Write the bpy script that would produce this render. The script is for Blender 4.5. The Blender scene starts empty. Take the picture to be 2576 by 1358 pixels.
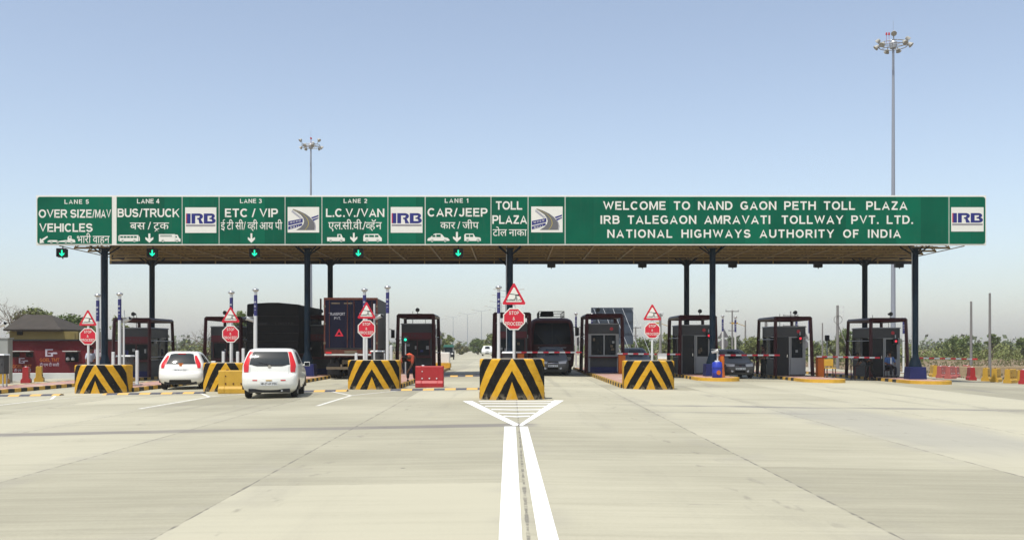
import bpy, bmesh, math, random
from mathutils import Vector, Matrix
R = math.radians
sc = bpy.context.scene
C = sc.collection
random.seed(7)

# ------------------------------------------------------------------ camera, sky, sun, exposure
F = 2528.0            # focal length in units of a 2576-pixel wide picture
CX, HY, H = 1288.0, 870.0, 1.6
cam = bpy.data.objects.new('camera', bpy.data.cameras.new('camera'))
C.objects.link(cam)
cam.location = (0, 0, H)
cam.rotation_euler = (R(90), 0, 0)
cam.data.sensor_width = 36
cam.data.lens = 36 * F / 2576
cam.data.shift_y = (HY - 679) / 2576
cam.data.clip_start = 0.3
cam.data.clip_end = 6000
sc.camera = cam

SUN = Vector((-0.23, -0.37, 1)).normalized()
elev = math.asin(SUN.z)
azim = math.atan2(SUN.x, SUN.y)
wld = bpy.data.worlds.new('World')
sc.world = wld
wld.use_nodes = True
wn = wld.node_tree
bg = wn.nodes['Background']
sky = wn.nodes.new('ShaderNodeTexSky')
sky.sky_type = 'NISHITA'
sky.sun_disc = False
sky.sun_elevation = elev
sky.sun_rotation = azim
sky.altitude = 300
sky.air_density = 1.0
sky.dust_density = 1.8
sky.ozone_density = 1.0
hs = wn.nodes.new('ShaderNodeHueSaturation')          # dusty, washed-out May sky
hs.inputs['Saturation'].default_value = .78
wn.links.new(sky.outputs['Color'], hs.inputs['Color'])
wn.links.new(hs.outputs['Color'], bg.inputs['Color'])
bg.inputs['Strength'].default_value = 0.15

sl = bpy.data.lights.new('sun', 'SUN')
sl.energy = 3.8
sl.angle = R(0.5)
sl.color = (1.0, 0.965, 0.89)
sun = bpy.data.objects.new('sun', sl)
C.objects.link(sun)
sun.rotation_euler = SUN.to_track_quat('Z', 'Y').to_euler()

sc.view_settings.view_transform = 'Standard'
sc.view_settings.look = 'None'
sc.view_settings.gamma = 1
sc.view_settings.exposure = 0.26
sc.cycles.use_denoising = True
sc.cycles.max_bounces = 8
sc.cycles.volume_bounces = 1
sc.cycles.sample_clamp_indirect = 6


# ------------------------------------------------------------------ helpers
def g(x):
    "height of the crowned paving"
    return 0.1 - 0.0145 * min(abs(x), 27.0)


def X(px, y):
    return (px - CX) / F * y


def Zp(py, y):
    return H + (HY - py) / F * y


class MB:
    def __init__(s):
        s.v = []; s.f = []; s.m = []; s.sm = []; s.uv = {}

    def add(s, vs, fs, m=0, smooth=False):
        o = len(s.v)
        s.v += [tuple(v) for v in vs]
        for f in fs:
            s.f.append([o + i for i in f]); s.m.append(m); s.sm.append(smooth)
        return s

    def box(s, x0, x1, y0, y1, z0, z1, m=0, tx=1.0, ty=1.0):
        "box; tx, ty scale the top face about its centre"
        cx, cy = (x0 + x1) / 2, (y0 + y1) / 2
        q = lambda x, y, z, a, b: (cx + (x - cx) * a, cy + (y - cy) * b, z)
        vs = [q(x, y, z0, 1, 1) for x, y in ((x0, y0), (x1, y0), (x1, y1), (x0, y1))] + \
             [q(x, y, z1, tx, ty) for x, y in ((x0, y0), (x1, y0), (x1, y1), (x0, y1))]
        return s.add(vs, [(3, 2, 1, 0), (4, 5, 6, 7), (0, 1, 5, 4), (1, 2, 6, 5), (2, 3, 7, 6), (3, 0, 4, 7)], m)

    def tube(s, p0, p1, r0, r1=None, n=8, m=0, caps=True, smooth=True):
        r1 = r0 if r1 is None else r1
        p0, p1 = Vector(p0), Vector(p1)
        d = (p1 - p0).normalized()
        a = d.orthogonal().normalized(); b = d.cross(a)
        vs = []
        for p, r in ((p0, r0), (p1, r1)):
            for i in range(n):
                t = 2 * math.pi * (i + .5) / n
                vs.append(p + (a * math.cos(t) + b * math.sin(t)) * r)
        fs = [(i, (i + 1) % n, n + (i + 1) % n, n + i) for i in range(n)]
        s.add(vs, fs, m, smooth and n > 4)
        if caps:
            s.add(vs[:n], [tuple(range(n))[::-1]], m); s.add(vs[n:], [tuple(range(n))], m)
        return s

    def lathe(s, prof, x, y, n=16, m=0):
        "prof = [(r, z)...] turned about a vertical axis"
        vs = [(x + r * math.cos(2 * math.pi * i / n), y + r * math.sin(2 * math.pi * i / n), z) for r, z in prof for i in range(n)]
        fs = [(k * n + i, k * n + (i + 1) % n, (k + 1) * n + (i + 1) % n, (k + 1) * n + i) for k in range(len(prof) - 1) for i in range(n)]
        s.add(vs, fs, m, True)
        s.add(vs[-n:], [tuple(range(n))], m)
        s.add(vs[:n], [tuple(range(n))[::-1]], m)
        return s

    def prism(s, poly, y0, y1, m=0):
        "poly in x, z, extruded along y"
        n = len(poly)
        vs = [(x, y0, z) for x, z in poly] + [(x, y1, z) for x, z in poly]
        fs = [tuple(range(n)), tuple(range(n, 2 * n))[::-1]] + [(i, i + n, (i + 1) % n + n, (i + 1) % n) for i in range(n)]
        return s.add(vs, fs, m)

    def slab(s, poly, z0, z1, m=0):
        "poly in x, y, extruded along z"
        n = len(poly)
        vs = [(x, y, z0) for x, y in poly] + [(x, y, z1) for x, y in poly]
        fs = [tuple(range(n))[::-1], tuple(range(n, 2 * n))] + [(i, (i + 1) % n, (i + 1) % n + n, i + n) for i in range(n)]
        return s.add(vs, fs, m)

    def flat(s, poly, y, m=0):
        "one upright face in x, z"
        return s.add([(x, y, z) for x, z in poly], [tuple(range(len(poly)))], m)

    def build(s, name, mats, parent=None, bevel=0, loc=None):
        me = bpy.data.meshes.new(name)
        me.from_pydata(s.v, [], s.f)
        for mm in (mats if isinstance(mats, (list, tuple)) else [mats]):
            me.materials.append(mm)
        me.polygons.foreach_set('material_index', s.m)
        me.polygons.foreach_set('use_smooth', s.sm)
        bm = bmesh.new(); bm.from_mesh(me)
        bmesh.ops.recalc_face_normals(bm, faces=bm.faces)
        bm.to_mesh(me); bm.free()
        o = bpy.data.objects.new(name, me)
        C.objects.link(o)
        if parent is not None:
            o.parent = parent
        if loc is not None:
            o.location = loc
        if bevel:
            b = o.modifiers.new('bevel', 'BEVEL'); b.width = bevel; b.segments = 2; b.limit_method = 'ANGLE'; b.angle_limit = R(40)
        return o


def tag(o, label=None, cat=None, group=None, kind=None):
    if label: o['label'] = label
    if cat: o['category'] = cat
    if group: o['group'] = group
    if kind: o['kind'] = kind
    return o


def thing(name, label, cat, loc=(0, 0, 0), rz=0, group=None):
    o = bpy.data.objects.new(name, None)
    C.objects.link(o)
    o.empty_display_size = .2
    o.location = loc; o.rotation_euler = (0, 0, rz)
    return tag(o, label, cat, group)


def dup(root, loc, rz, label, parent=None):
    c = root.copy(); C.objects.link(c)
    if parent is None:
        c.location = loc; c.rotation_euler = (0, 0, rz); c['label'] = label
    else:
        c.parent = parent
    for ch in list(root.children):
        dup(ch, None, None, None, c)
    return c


def pathtubes(mb, pts, r, n=6, m=0):
    for a, b in zip(pts, pts[1:]):
        mb.tube(a, b, r, r, n, m)


# ------------------------------------------------------------------ materials
MATS = {}


def mat(name, col, rough=.6, metal=0.0, var=.12, scale=6.0, spec=.3, coat=0.0, emit=None, es=1.0, bump=0.0, stretch=None):
    m = bpy.data.materials.new(name); m.use_nodes = True
    nt = m.node_tree; b = nt.nodes['Principled BSDF']
    b.inputs['Roughness'].default_value = rough
    b.inputs['Metallic'].default_value = metal
    b.inputs['Specular IOR Level'].default_value = spec
    b.inputs['Coat Weight'].default_value = coat
    tc = nt.nodes.new('ShaderNodeTexCoord')
    no = nt.nodes.new('ShaderNodeTexNoise'); no.inputs['Scale'].default_value = scale; no.inputs['Detail'].default_value = 5
    src = tc.outputs['Object']
    if stretch:
        mp = nt.nodes.new('ShaderNodeMapping'); mp.inputs['Scale'].default_value = stretch
        nt.links.new(src, mp.inputs['Vector']); src = mp.outputs['Vector']
    nt.links.new(src, no.inputs['Vector'])
    mx = nt.nodes.new('ShaderNodeMix'); mx.data_type = 'RGBA'
    mx.inputs['A'].default_value = tuple(max(0, c * (1 - var)) for c in col) + (1,)
    mx.inputs['B'].default_value = tuple(min(1, c * (1 + var)) for c in col) + (1,)
    nt.links.new(no.outputs['Fac'], mx.inputs['Factor'])
    nt.links.new(mx.outputs['Result'], b.inputs['Base Color'])
    if bump:
        bp = nt.nodes.new('ShaderNodeBump'); bp.inputs['Strength'].default_value = bump; bp.inputs['Distance'].default_value = .02
        nt.links.new(no.outputs['Fac'], bp.inputs['Height']); nt.links.new(bp.outputs['Normal'], b.inputs['Normal'])
    if emit:
        b.inputs['Emission Color'].default_value = emit + (1,); b.inputs['Emission Strength'].default_value = es
    MATS[name] = m
    return m


class G:
    "tiny node-graph writer"
    def __init__(s, nt): s.nt = nt
    def val(s, v):
        return v
    def _in(s, sock, v):
        if hasattr(v, 'is_linked') or isinstance(v, bpy.types.NodeSocket): s.nt.links.new(v, sock)
        else: sock.default_value = v
    def math(s, op, a, b=0.0, c=None, clamp=False):
        n = s.nt.nodes.new('ShaderNodeMath'); n.operation = op; n.use_clamp = clamp
        s._in(n.inputs[0], a); s._in(n.inputs[1], b)
        if c is not None: s._in(n.inputs[2], c)
        return n.outputs[0]
    def noise(s, vec, scale, detail=4, rough=.5):
        n = s.nt.nodes.new('ShaderNodeTexNoise'); n.inputs['Scale'].default_value = scale; n.inputs['Detail'].default_value = detail
        n.inputs['Roughness'].default_value = rough
        s.nt.links.new(vec, n.inputs['Vector']); return n.outputs['Fac']
    def mapping(s, vec, sc_):
        n = s.nt.nodes.new('ShaderNodeMapping'); n.inputs['Scale'].default_value = sc_
        s.nt.links.new(vec, n.inputs['Vector']); return n.outputs['Vector']
    def white(s, vec):
        n = s.nt.nodes.new('ShaderNodeTexWhiteNoise'); n.noise_dimensions = '2D'
        s.nt.links.new(vec, n.inputs['Vector']); return n.outputs['Value']
    def comb(s, a, b, c=0.0):
        n = s.nt.nodes.new('ShaderNodeCombineXYZ'); s._in(n.inputs[0], a); s._in(n.inputs[1], b); s._in(n.inputs[2], c); return n.outputs[0]
    def mix(s, fac, a, b):
        n = s.nt.nodes.new('ShaderNodeMix'); n.data_type = 'RGBA'
        s._in(n.inputs['Factor'], fac); s._in(n.inputs['A'], a); s._in(n.inputs['B'], b); return n.outputs['Result']
    def sstep(s, x, lo, hi, a=0.0, b=1.0):
        n = s.nt.nodes.new('ShaderNodeMapRange'); n.interpolation_type = 'SMOOTHSTEP'
        s._in(n.inputs['Value'], x); s._in(n.inputs['From Min'], lo); s._in(n.inputs['From Max'], hi)
        n.inputs['To Min'].default_value = a; n.inputs['To Max'].default_value = b; return n.outputs['Result']
    def band(s, d, w):
        "1 inside |d|<w, soft edge"
        return s.sstep(s.math('ABSOLUTE', d), w * .45, w, 1.0, 0.0)


def new_nodes(name, rough=.8):
    m = bpy.data.materials.new(name); m.use_nodes = True
    nt = m.node_tree; b = nt.nodes['Principled BSDF']; b.inputs['Roughness'].default_value = rough
    MATS[name] = m
    return m, G(nt), b, nt


def sep(nt, sock):
    n = nt.nodes.new('ShaderNodeSeparateXYZ'); nt.links.new(sock, n.inputs[0]); return n.outputs


def concrete():
    m, q, b, nt = new_nodes('paving_concrete', .75)
    b.inputs['Specular IOR Level'].default_value = .3
    geo = nt.nodes.new('ShaderNodeNewGeometry'); P = geo.outputs['Position']
    x, y, z = sep(nt, P)
    wob = q.math('MULTIPLY', q.math('SUBTRACT', q.noise(P, 2.3, 5), .5), .10)
    spread = q.math('MULTIPLY', q.math('SUBTRACT', y, 8.0), .018)          # the bays splay a little
    k = q.math('DIVIDE', q.math('SUBTRACT', x, .13), q.math('ADD', 3.0, q.math('MULTIPLY', spread, .6)))
    kx = q.math('ADD', k, 50.0)
    ix = q.math('FLOOR', kx)
    fx = q.math('SUBTRACT', kx, ix)
    jy = q.math('ADD', q.math('DIVIDE', q.math('ADD', y, q.math('MULTIPLY', ix, 1.37)), 4.6), 40.0)
    iy = q.math('FLOOR', jy); fy = q.math('SUBTRACT', jy, iy)
    slab = q.white(q.comb(ix, iy)); lane = q.white(q.comb(ix, 3.0))
    streak = q.noise(q.mapping(P, (.22, 2.6, 1)), 1.0, 6, .62)
    streak2 = q.noise(q.mapping(P, (.5, 9.0, 1)), 1.0, 4, .6)
    blot = q.noise(P, .16, 5, .55)
    fine = q.noise(P, 30.0, 3, .6)
    t = q.math('ADD', q.math('MULTIPLY', streak, .17), q.math('MULTIPLY', streak2, .16))
    t = q.math('ADD', t, q.math('MULTIPLY', blot, .40))
    t = q.math('ADD', t, q.math('MULTIPLY', fine, .10))
    t = q.math('ADD', t, q.math('MULTIPLY', slab, .16))
    t = q.math('ADD', t, q.math('MULTIPLY', lane, .10))
    col = q.mix(q.sstep(t, .39, .68), (.275, .256, .183, 1), (.44, .412, .302, 1))
    # worn wheel paths and greyer bays on the right
    grey = q.math('MULTIPLY', q.band(q.math('SUBTRACT', x, q.math('ADD', 7.6, q.math('MULTIPLY', q.math('SUBTRACT', blot, .5), 2.0))), 1.7),
                  q.math('MULTIPLY', q.sstep(y, 13., 17.), q.sstep(y, 27., 24.)))
    col = q.mix(q.math('MULTIPLY', grey, .42), col, (.26, .255, .24, 1))
    # cross bands of rubber and dirt
    warp = q.math('MULTIPLY', q.math('SUBTRACT', q.noise(P, .5, 4), .5), .55)
    patch = q.sstep(q.noise(q.mapping(P, (.35, 1, 1)), 1.1, 4), .30, .62)
    d1 = q.math('ADD', q.math('SUBTRACT', q.math('SUBTRACT', y, 19.15), q.math('MULTIPLY', x, .07)), q.math('MULTIPLY', warp, .5))
    b1 = q.math('MULTIPLY', q.band(d1, .48), q.sstep(x, .6, .3))
    b1 = q.math('MULTIPLY', b1, q.sstep(patch, 0., 1., .6, 1.))
    col = q.mix(q.math('MULTIPLY', b1, .72), col, (.15, .135, .13, 1))
    d2 = q.math('ADD', q.math('SUBTRACT', y, 26.4), warp)
    b2 = q.math('MULTIPLY', q.math('MULTIPLY', q.band(d2, .5), q.sstep(x, 2.2, 4.2)), patch)
    d3 = q.math('ADD', q.math('SUBTRACT', y, 23.6), q.math('MULTIPLY', warp, .7))
    b3 = q.math('MULTIPLY', q.math('MULTIPLY', q.band(d3, .3), q.math('MULTIPLY', q.sstep(x, 2.6, 3.6), q.sstep(x, 7.6, 6.2))), patch)
    col = q.mix(q.math('MULTIPLY', q.math('MAXIMUM', b2, b3), .75), col, (.15, .145, .14, 1))
    # oil and tyre smudges along the lanes
    sm = q.sstep(q.noise(q.mapping(P, (.9, .16, 1)), 1.0, 5, .6), .58, .74)
    lanec = q.math('ABSOLUTE', q.math('SUBTRACT', q.math('FRACT', q.math('DIVIDE', q.math('ADD', x, 50.5), 5.05)), .5))
    sm = q.math('MULTIPLY', q.math('MULTIPLY', sm, q.sstep(lanec, .5, .2, 0., 1.)), q.sstep(y, 20., 34., .35, 1.))
    col = q.mix(q.math('MULTIPLY', sm, .6), col, (.20, .185, .16, 1))
    tx = q.math('ABSOLUTE', q.math('SUBTRACT', lanec, .16))
    trk = q.math('MULTIPLY', q.sstep(tx, .055, .01), q.math('MULTIPLY', q.sstep(q.noise(q.mapping(P, (2.0, .10, 1)), 1.0, 5, .6), .46, .66), q.sstep(y, 14., 30., .25, 1.)))
    col = q.mix(q.math('MULTIPLY', trk, .34), col, (.19, .175, .145, 1))
    drip = q.math('MULTIPLY', q.sstep(lanec, .09, .02), q.sstep(q.noise(q.mapping(P, (2.4, .7, 1)), 1.7, 5, .6), .58, .70))
    col = q.mix(q.math('MULTIPLY', drip, .45), col, (.16, .145, .12, 1))
    # joints
    jn = q.noise(P, 5.0, 3)
    jx = q.band(q.math('ADD', q.math('MULTIPLY', q.math('SUBTRACT', q.math('ABSOLUTE', q.math('SUBTRACT', fx, .5)), .5), 3.0), q.math('MULTIPLY', wob, .5)), .020)
    jx = q.math('MULTIPLY', jx, q.sstep(jn, .38, .58, .15, 1.))
    dirtx = q.math('MULTIPLY', q.band(q.math('MULTIPLY', q.math('SUBTRACT', q.math('ABSOLUTE', q.math('SUBTRACT', fx, .5)), .5), 3.0), .5), q.sstep(q.noise(P, .9, 5), .45, .75))
    jyb = q.band(q.math('ADD', q.math('MULTIPLY', q.math('SUBTRACT', q.math('ABSOLUTE', q.math('SUBTRACT', fy, .5)), .5), 4.6), q.math('MULTIPLY', wob, .5)), .02)
    col = q.mix(q.math('MULTIPLY', dirtx, .30), col, (.27, .25, .215, 1))
    col = q.mix(q.math('MULTIPLY', jyb, q.sstep(jn, .5, .7, .0, .5)), col, (.22, .2, .17, 1))
    col = q.mix(q.math('MULTIPLY', jx, .72), col, (.12, .11, .095, 1))
    # small specks
    vo = nt.nodes.new('ShaderNodeTexVoronoi'); vo.inputs['Scale'].default_value = .9; nt.links.new(P, vo.inputs['Vector'])
    col = q.mix(q.math('MULTIPLY', q.sstep(vo.outputs['Distance'], .035, .02, 0., 1.), .8), col, (.1, .09, .08, 1))
    nt.links.new(col, b.inputs['Base Color'])
    bp = nt.nodes.new('ShaderNodeBump'); bp.inputs['Strength'].default_value = .25; bp.inputs['Distance'].default_value = .01
    nt.links.new(q.math('SUBTRACT', q.math('ADD', streak2, fine), q.math('MULTIPLY', jx, 1.5)), bp.inputs['Height'])
    nt.links.new(bp.outputs['Normal'], b.inputs['Normal'])
    return m


def dirt():
    m, q, b, nt = new_nodes('dry_earth', .95)
    geo = nt.nodes.new('ShaderNodeNewGeometry'); P = geo.outputs['Position']
    a = q.noise(P, .06, 6, .6); c = q.noise(q.mapping(P, (.35, 1, 1)), .5, 5, .65)
    col = q.mix(q.sstep(a, .38, .62), (.155, .10, .050, 1), (.20, .145, .078, 1))
    col = q.mix(q.sstep(c, .52, .66), col, (.11, .105, .045, 1))
    nt.links.new(col, b.inputs['Base Color'])
    return m


def stripes(name, ca, cb, period, axis=1, rough=.7, wear=.25):
    "hard bands along a world axis, worn"
    m, q, b, nt = new_nodes(name, rough)
    geo = nt.nodes.new('ShaderNodeNewGeometry'); P = geo.outputs['Position']
    s = sep(nt, P)[axis]
    f = q.math('FRACT', q.math('DIVIDE', q.math('ADD', s, 100.0), period))
    k = q.math('GREATER_THAN', f, .5)
    col = q.mix(k, ca + (1,), cb + (1,))
    w = q.sstep(q.noise(P, 7.0, 5, .65), .55, .75)
    col = q.mix(q.math('MULTIPLY', w, wear * 2), col, (.35, .3, .22, 1))
    nt.links.new(col, b.inputs['Base Color'])
    return m


def chevrons():
    m, q, b, nt = new_nodes('chevron_paint', .6)
    b.inputs['Specular IOR Level'].default_value = .12
    uv = nt.nodes.new('ShaderNodeTexCoord'); u, v, _ = sep(nt, uv.outputs['UV'])
    au = q.math('ABSOLUTE', u)
    geo0 = nt.nodes.new('ShaderNodeNewGeometry')
    hand = q.math('MULTIPLY', q.math('SUBTRACT', q.noise(geo0.outputs['Position'], 3.5, 4, .6), .5), .09)
    t = q.math('ADD', q.math('ADD', v, hand), q.math('DIVIDE', au, .57))
    tri = q.math('LESS_THAN', q.math('ADD', v, q.math('DIVIDE', au, .34)), .5)
    rng = lambda lo, hi: q.math('MULTIPLY', q.math('GREATER_THAN', t, lo), q.math('LESS_THAN', t, hi))
    yel = q.math('MAXIMUM', q.math('MAXIMUM', tri, rng(.80, 1.18)), q.math('MAXIMUM', rng(1.72, 2.20), q.math('GREATER_THAN', t, 2.75)))
    geo = nt.nodes.new('ShaderNodeNewGeometry'); P = geo.outputs['Position']
    n = q.noise(P, 5.0, 6, .65)
    ye = q.mix(q.sstep(n, .3, .75), (.50, .255, .012, 1), (.60, .34, .028, 1))
    bl = q.mix(q.sstep(n, .3, .75), (.004, .0037, .0035, 1), (.012, .011, .01, 1))
    col = q.mix(yel, bl, ye)
    low = q.math('MULTIPLY', q.sstep(v, .22, .0), q.sstep(q.noise(P, 9.0, 5), .40, .7))
    chips = q.sstep(q.noise(P, 11.0, 6, .75), .62, .69)
    scuff = q.math('MULTIPLY', q.sstep(q.noise(q.mapping(P, (1.2, 1.2, 9)), 1.6, 5, .65), .56, .70), q.math('MULTIPLY', q.sstep(v, .15, .3), q.sstep(v, .95, .6)))
    col = q.mix(q.math('MULTIPLY', low, .55), col, (.35, .29, .2, 1))
    col = q.mix(q.math('MULTIPLY', scuff, .4), col, (.05, .04, .03, 1))
    col = q.mix(q.math('MULTIPLY', chips, .5), col, (.30, .26, .2, 1))
    nt.links.new(col, b.inputs['Base Color'])
    return m


def pavers():
    m, q, b, nt = new_nodes('red_pavers', .85)
    geo = nt.nodes.new('ShaderNodeNewGeometry'); P = geo.outputs['Position']
    br = nt.nodes.new('ShaderNodeTexBrick'); br.inputs['Scale'].default_value = 4.0
    br.inputs['Color1'].default_value = (.42, .20, .155, 1); br.inputs['Color2'].default_value = (.36, .185, .15, 1); br.inputs['Mortar'].default_value = (.3, .24, .2, 1)
    nt.links.new(P, br.inputs['Vector'])
    col = q.mix(q.sstep(q.noise(P, 1.2, 5), .4, .75), br.outputs['Color'], (.46, .36, .29, 1))
    nt.links.new(col, b.inputs['Base Color'])
    return m


def worn_paint():
    m, q, b, nt = new_nodes('worn_road_paint', .7)
    geo = nt.nodes.new('ShaderNodeNewGeometry'); P = geo.outputs['Position']
    w = q.sstep(q.noise(P, 6.0, 6, .7), .44, .66)
    nt.links.new(q.mix(q.math('MULTIPLY', w, .75), (.72, .71, .65, 1), (.42, .385, .28, 1)), b.inputs['Base Color'])
    return m


def foliage(name, c0, c1):
    m, q, b, nt = new_nodes(name, .7)
    geo = nt.nodes.new('ShaderNodeNewGeometry'); P = geo.outputs['Position']
    n = q.noise(P, .9, 3); n2 = q.white(P) if False else q.noise(P, 9.0, 2)
    col = q.mix(q.sstep(q.math('ADD', q.math('MULTIPLY', n, .6), q.math('MULTIPLY', n2, .4)), .36, .64), c0 + (1,), c1 + (1,))
    nt.links.new(col, b.inputs['Base Color'])
    b.inputs['Specular IOR Level'].default_value = .25
    return m


def paint_white():
    m, q, b, nt = new_nodes('road_paint', .6)
    geo = nt.nodes.new('ShaderNodeNewGeometry'); P = geo.outputs['Position']
    w = q.sstep(q.noise(P, 12.0, 6, .7), .60, .74)
    col = q.mix(q.math('MULTIPLY', w, .35), (.82, .82, .79, 1), (.5, .47, .4, 1))
    nt.links.new(col, b.inputs['Base Color'])
    return m


CONC = concrete(); DIRT = dirt(); CHEV = chevrons(); PAVE = pavers(); RPAINT = paint_white(); WPAINT = worn_paint()
KERB = stripes('kerb_paint', (.018, .017, .016), (.62, .36, .05), 1.0)
KERBY = mat('kerb_yellow', (.60, .34, .035), .6, var=.25, scale=5)
BUMP = stripes('speed_hump_rubber', (.06, .06, .075), (.62, .36, .09), .76, axis=0)
def sign_sheet():
    m, q, b, nt = new_nodes('sign_green', .5)
    b.inputs['Specular IOR Level'].default_value = .07
    geo = nt.nodes.new('ShaderNodeNewGeometry'); P = geo.outputs['Position']
    x, y, z = sep(nt, P)
    fx = q.math('DIVIDE', q.math('ADD', x, 40.0), 1.22); ix = q.math('FLOOR', fx); f = q.math('SUBTRACT', fx, ix)
    tone = q.math('ADD', q.math('MULTIPLY', q.white(q.comb(ix, 1.0)), .45), q.math('MULTIPLY', q.noise(P, .55, 5), .75))
    col = q.mix(q.sstep(tone, .25, .9), (.0003, .076, .042, 1), (.0005, .120, .064, 1))
    seam = q.math('GREATER_THAN', q.math('ABSOLUTE', q.math('SUBTRACT', f, .5)), .4925)
    col = q.mix(q.math('MULTIPLY', seam, .45), col, (.001, .03, .02, 1))
    run = q.sstep(q.noise(q.mapping(P, (6.0, 1, .5)), 1.0, 5, .6), .54, .74)
    col = q.mix(q.math('MULTIPLY', run, .14), col, (.06, .10, .07, 1))
    nt.links.new(col, b.inputs['Base Color'])
    return m


GREEN = sign_sheet()
SWHITE = mat('sign_white', (.70, .69, .62), .45, var=.05)
SGREY = mat('sign_grey', (.16, .16, .17), .5)
SBLUE = mat('logo_blue', (.018, .022, .16), .45)
SRED = mat('logo_red', (.45, .03, .04), .45)
SYEL = mat('logo_yellow', (.5, .4, .05), .45)
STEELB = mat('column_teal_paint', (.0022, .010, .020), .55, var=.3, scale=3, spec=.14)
PLINTH = mat('plinth_blue_paint', (.008, .012, .075), .5, var=.3, scale=3)
TRUSS = mat('truss_buff_paint', (.27, .19, .08), .55, var=.25, scale=3)
ROOF = mat('roof_sheet', (.035, .028, .02), .6, var=.3, scale=2)
FASC = mat('fascia_back_sheet', (.012, .011, .015), .6, var=.2)
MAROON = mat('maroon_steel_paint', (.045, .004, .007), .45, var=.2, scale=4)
DMAROON = mat('maroon_band', (.10, .010, .016), .5, var=.1)
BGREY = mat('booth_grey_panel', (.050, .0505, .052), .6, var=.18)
BWHITE = mat('booth_white_frame', (.30, .30, .29), .45, var=.06)
GLASS = mat('dark_glass', (.008, .012, .016), .14, spec=.12, var=.1)
CGLASS = mat('car_rear_glass', (.012, .018, .018), .05, spec=.6, var=.1)
BLACK = mat('black_plastic', (.012, .012, .013), .55, var=.2)
RUBBER = mat('tyre_rubber', (.018, .017, .017), .85, var=.2, scale=14)
GALV = mat('galvanised_steel', (.42, .43, .44), .42, metal=.55, var=.12, scale=5)
PWHITE = mat('white_post_paint', (.60, .61, .60), .45, var=.08)
LABELB = mat('pole_label_blue', (.03, .03, .13), .5)
SIGNR = mat('sign_red', (.52, .016, .035), .4, var=.06)
CHROME = mat('chrome', (.6, .6, .6), .15, metal=1)
CARW = mat('white_car_paint', (.73, .725, .67), .22, var=.02, coat=.5)
CARS = mat('silver_car_paint', (.115, .113, .108), .45, var=.04, coat=.1)
CARK = mat('dark_car_paint', (.012, .012, .013), .35, var=.03, coat=.15)
CARB = mat('ivory_van_paint', (.62, .62, .58), .35, var=.04)
LAMPR = mat('tail_lamp_red', (.55, .012, .016), .15, var=.1, coat=.6)
LAMPC = mat('lamp_clear', (.6, .6, .6), .1, var=.05, coat=.8)
ORANGE = mat('barrier_orange', (.45, .11, .008), .5, var=.12)
JRED = mat('plastic_red', (.33, .020, .022), .45, var=.18, scale=4)
JYEL = mat('plastic_yellow', (.46, .27, .030), .55, var=.22, scale=4)
JPINK = mat('plastic_faded_red', (.40, .11, .095), .6, var=.2, scale=4)
DRUM = mat('drum_blue', (.02, .04, .34), .4, var=.1)
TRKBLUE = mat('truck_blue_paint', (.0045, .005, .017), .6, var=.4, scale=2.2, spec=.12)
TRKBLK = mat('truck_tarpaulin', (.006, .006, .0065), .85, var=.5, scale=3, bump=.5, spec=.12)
RUST = mat('rusty_red_oxide', (.09, .024, .014), .8, var=.45, scale=4)
DUSTY = mat('dusty_steel', (.13, .10, .065), .8, var=.4, scale=6)
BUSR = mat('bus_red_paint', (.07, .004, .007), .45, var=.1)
WALLM = mat('maroon_wall_paint', (.10, .003, .007), .8, var=.3, scale=1.2)
OCHRE = mat('ochre_plaster', (.19, .15, .05), .9, var=.25, scale=1.0)
THATCH = mat('old_roof_sheet', (.05, .042, .034), .9, var=.4, scale=2)
PLAST = mat('grey_plaster', (.30, .31, .29), .9, var=.25, scale=1.5)
PALE = mat('pale_wall', (.50, .51, .48), .9, var=.18, scale=2)
MASON = mat('rubble_masonry', (.33, .25, .15), .95, var=.4, scale=3)
HOARD = mat('hoarding_back', (.045, .06, .085), .6, var=.15)
POLEG = mat('utility_pole_concrete', (.20, .19, .18), .9, var=.2)
MASTG = mat('mast_galvanised', (.30, .32, .36), .5, metal=.35, var=.1)
LANTERN = mat('floodlight_body', (.36, .35, .31), .5, var=.2)
BARK = mat('tree_bark', (.085, .062, .042), .95, var=.4, scale=8)
SKIN = mat('skin_brown', (.16, .075, .042), .55, var=.06)
HAIR = mat('black_hair', (.010, .008, .007), .6)
LEDG = mat('led_green', (.02, .5, .35), .4, emit=(.0, 1.0, .42), es=1.2)
LEDR = mat('led_red', (.5, .02, .03), .4, emit=(1.0, .03, .06), es=.8)
LEAF = [foliage('leaves_olive', (.105, .125, .036), (.185, .205, .066)), foliage('leaves_green', (.075, .110, .032), (.145, .185, .056)),
        foliage('leaves_dry', (.115, .115, .048), (.20, .185, .082)), foliage('leaves_blue_green', (.08, .105, .055), (.14, .165, .085))]
CLOTH = {}


def cloth(n, c):
    if n not in CLOTH: CLOTH[n] = mat('cloth_' + n, c, .9, var=.15, scale=9)
    return CLOTH[n]


# ------------------------------------------------------------------ flat lettering
def text_raw(s, off=0.0, sp=1.0):
    c = bpy.data.curves.new('t', 'FONT'); c.body = s; c.offset = off; c.space_character = sp; c.resolution_u = 3
    o = bpy.data.objects.new('t', c); C.objects.link(o)
    dg = bpy.context.evaluated_depsgraph_get()
    me = bpy.data.meshes.new_from_object(o.evaluated_get(dg))
    bpy.data.objects.remove(o); bpy.data.curves.remove(c)
    vs = [(v.co.x, v.co.y) for v in me.vertices]; fs = [tuple(p.vertices) for p in me.polygons]
    bpy.data.meshes.remove(me)
    return vs, fs


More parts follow.
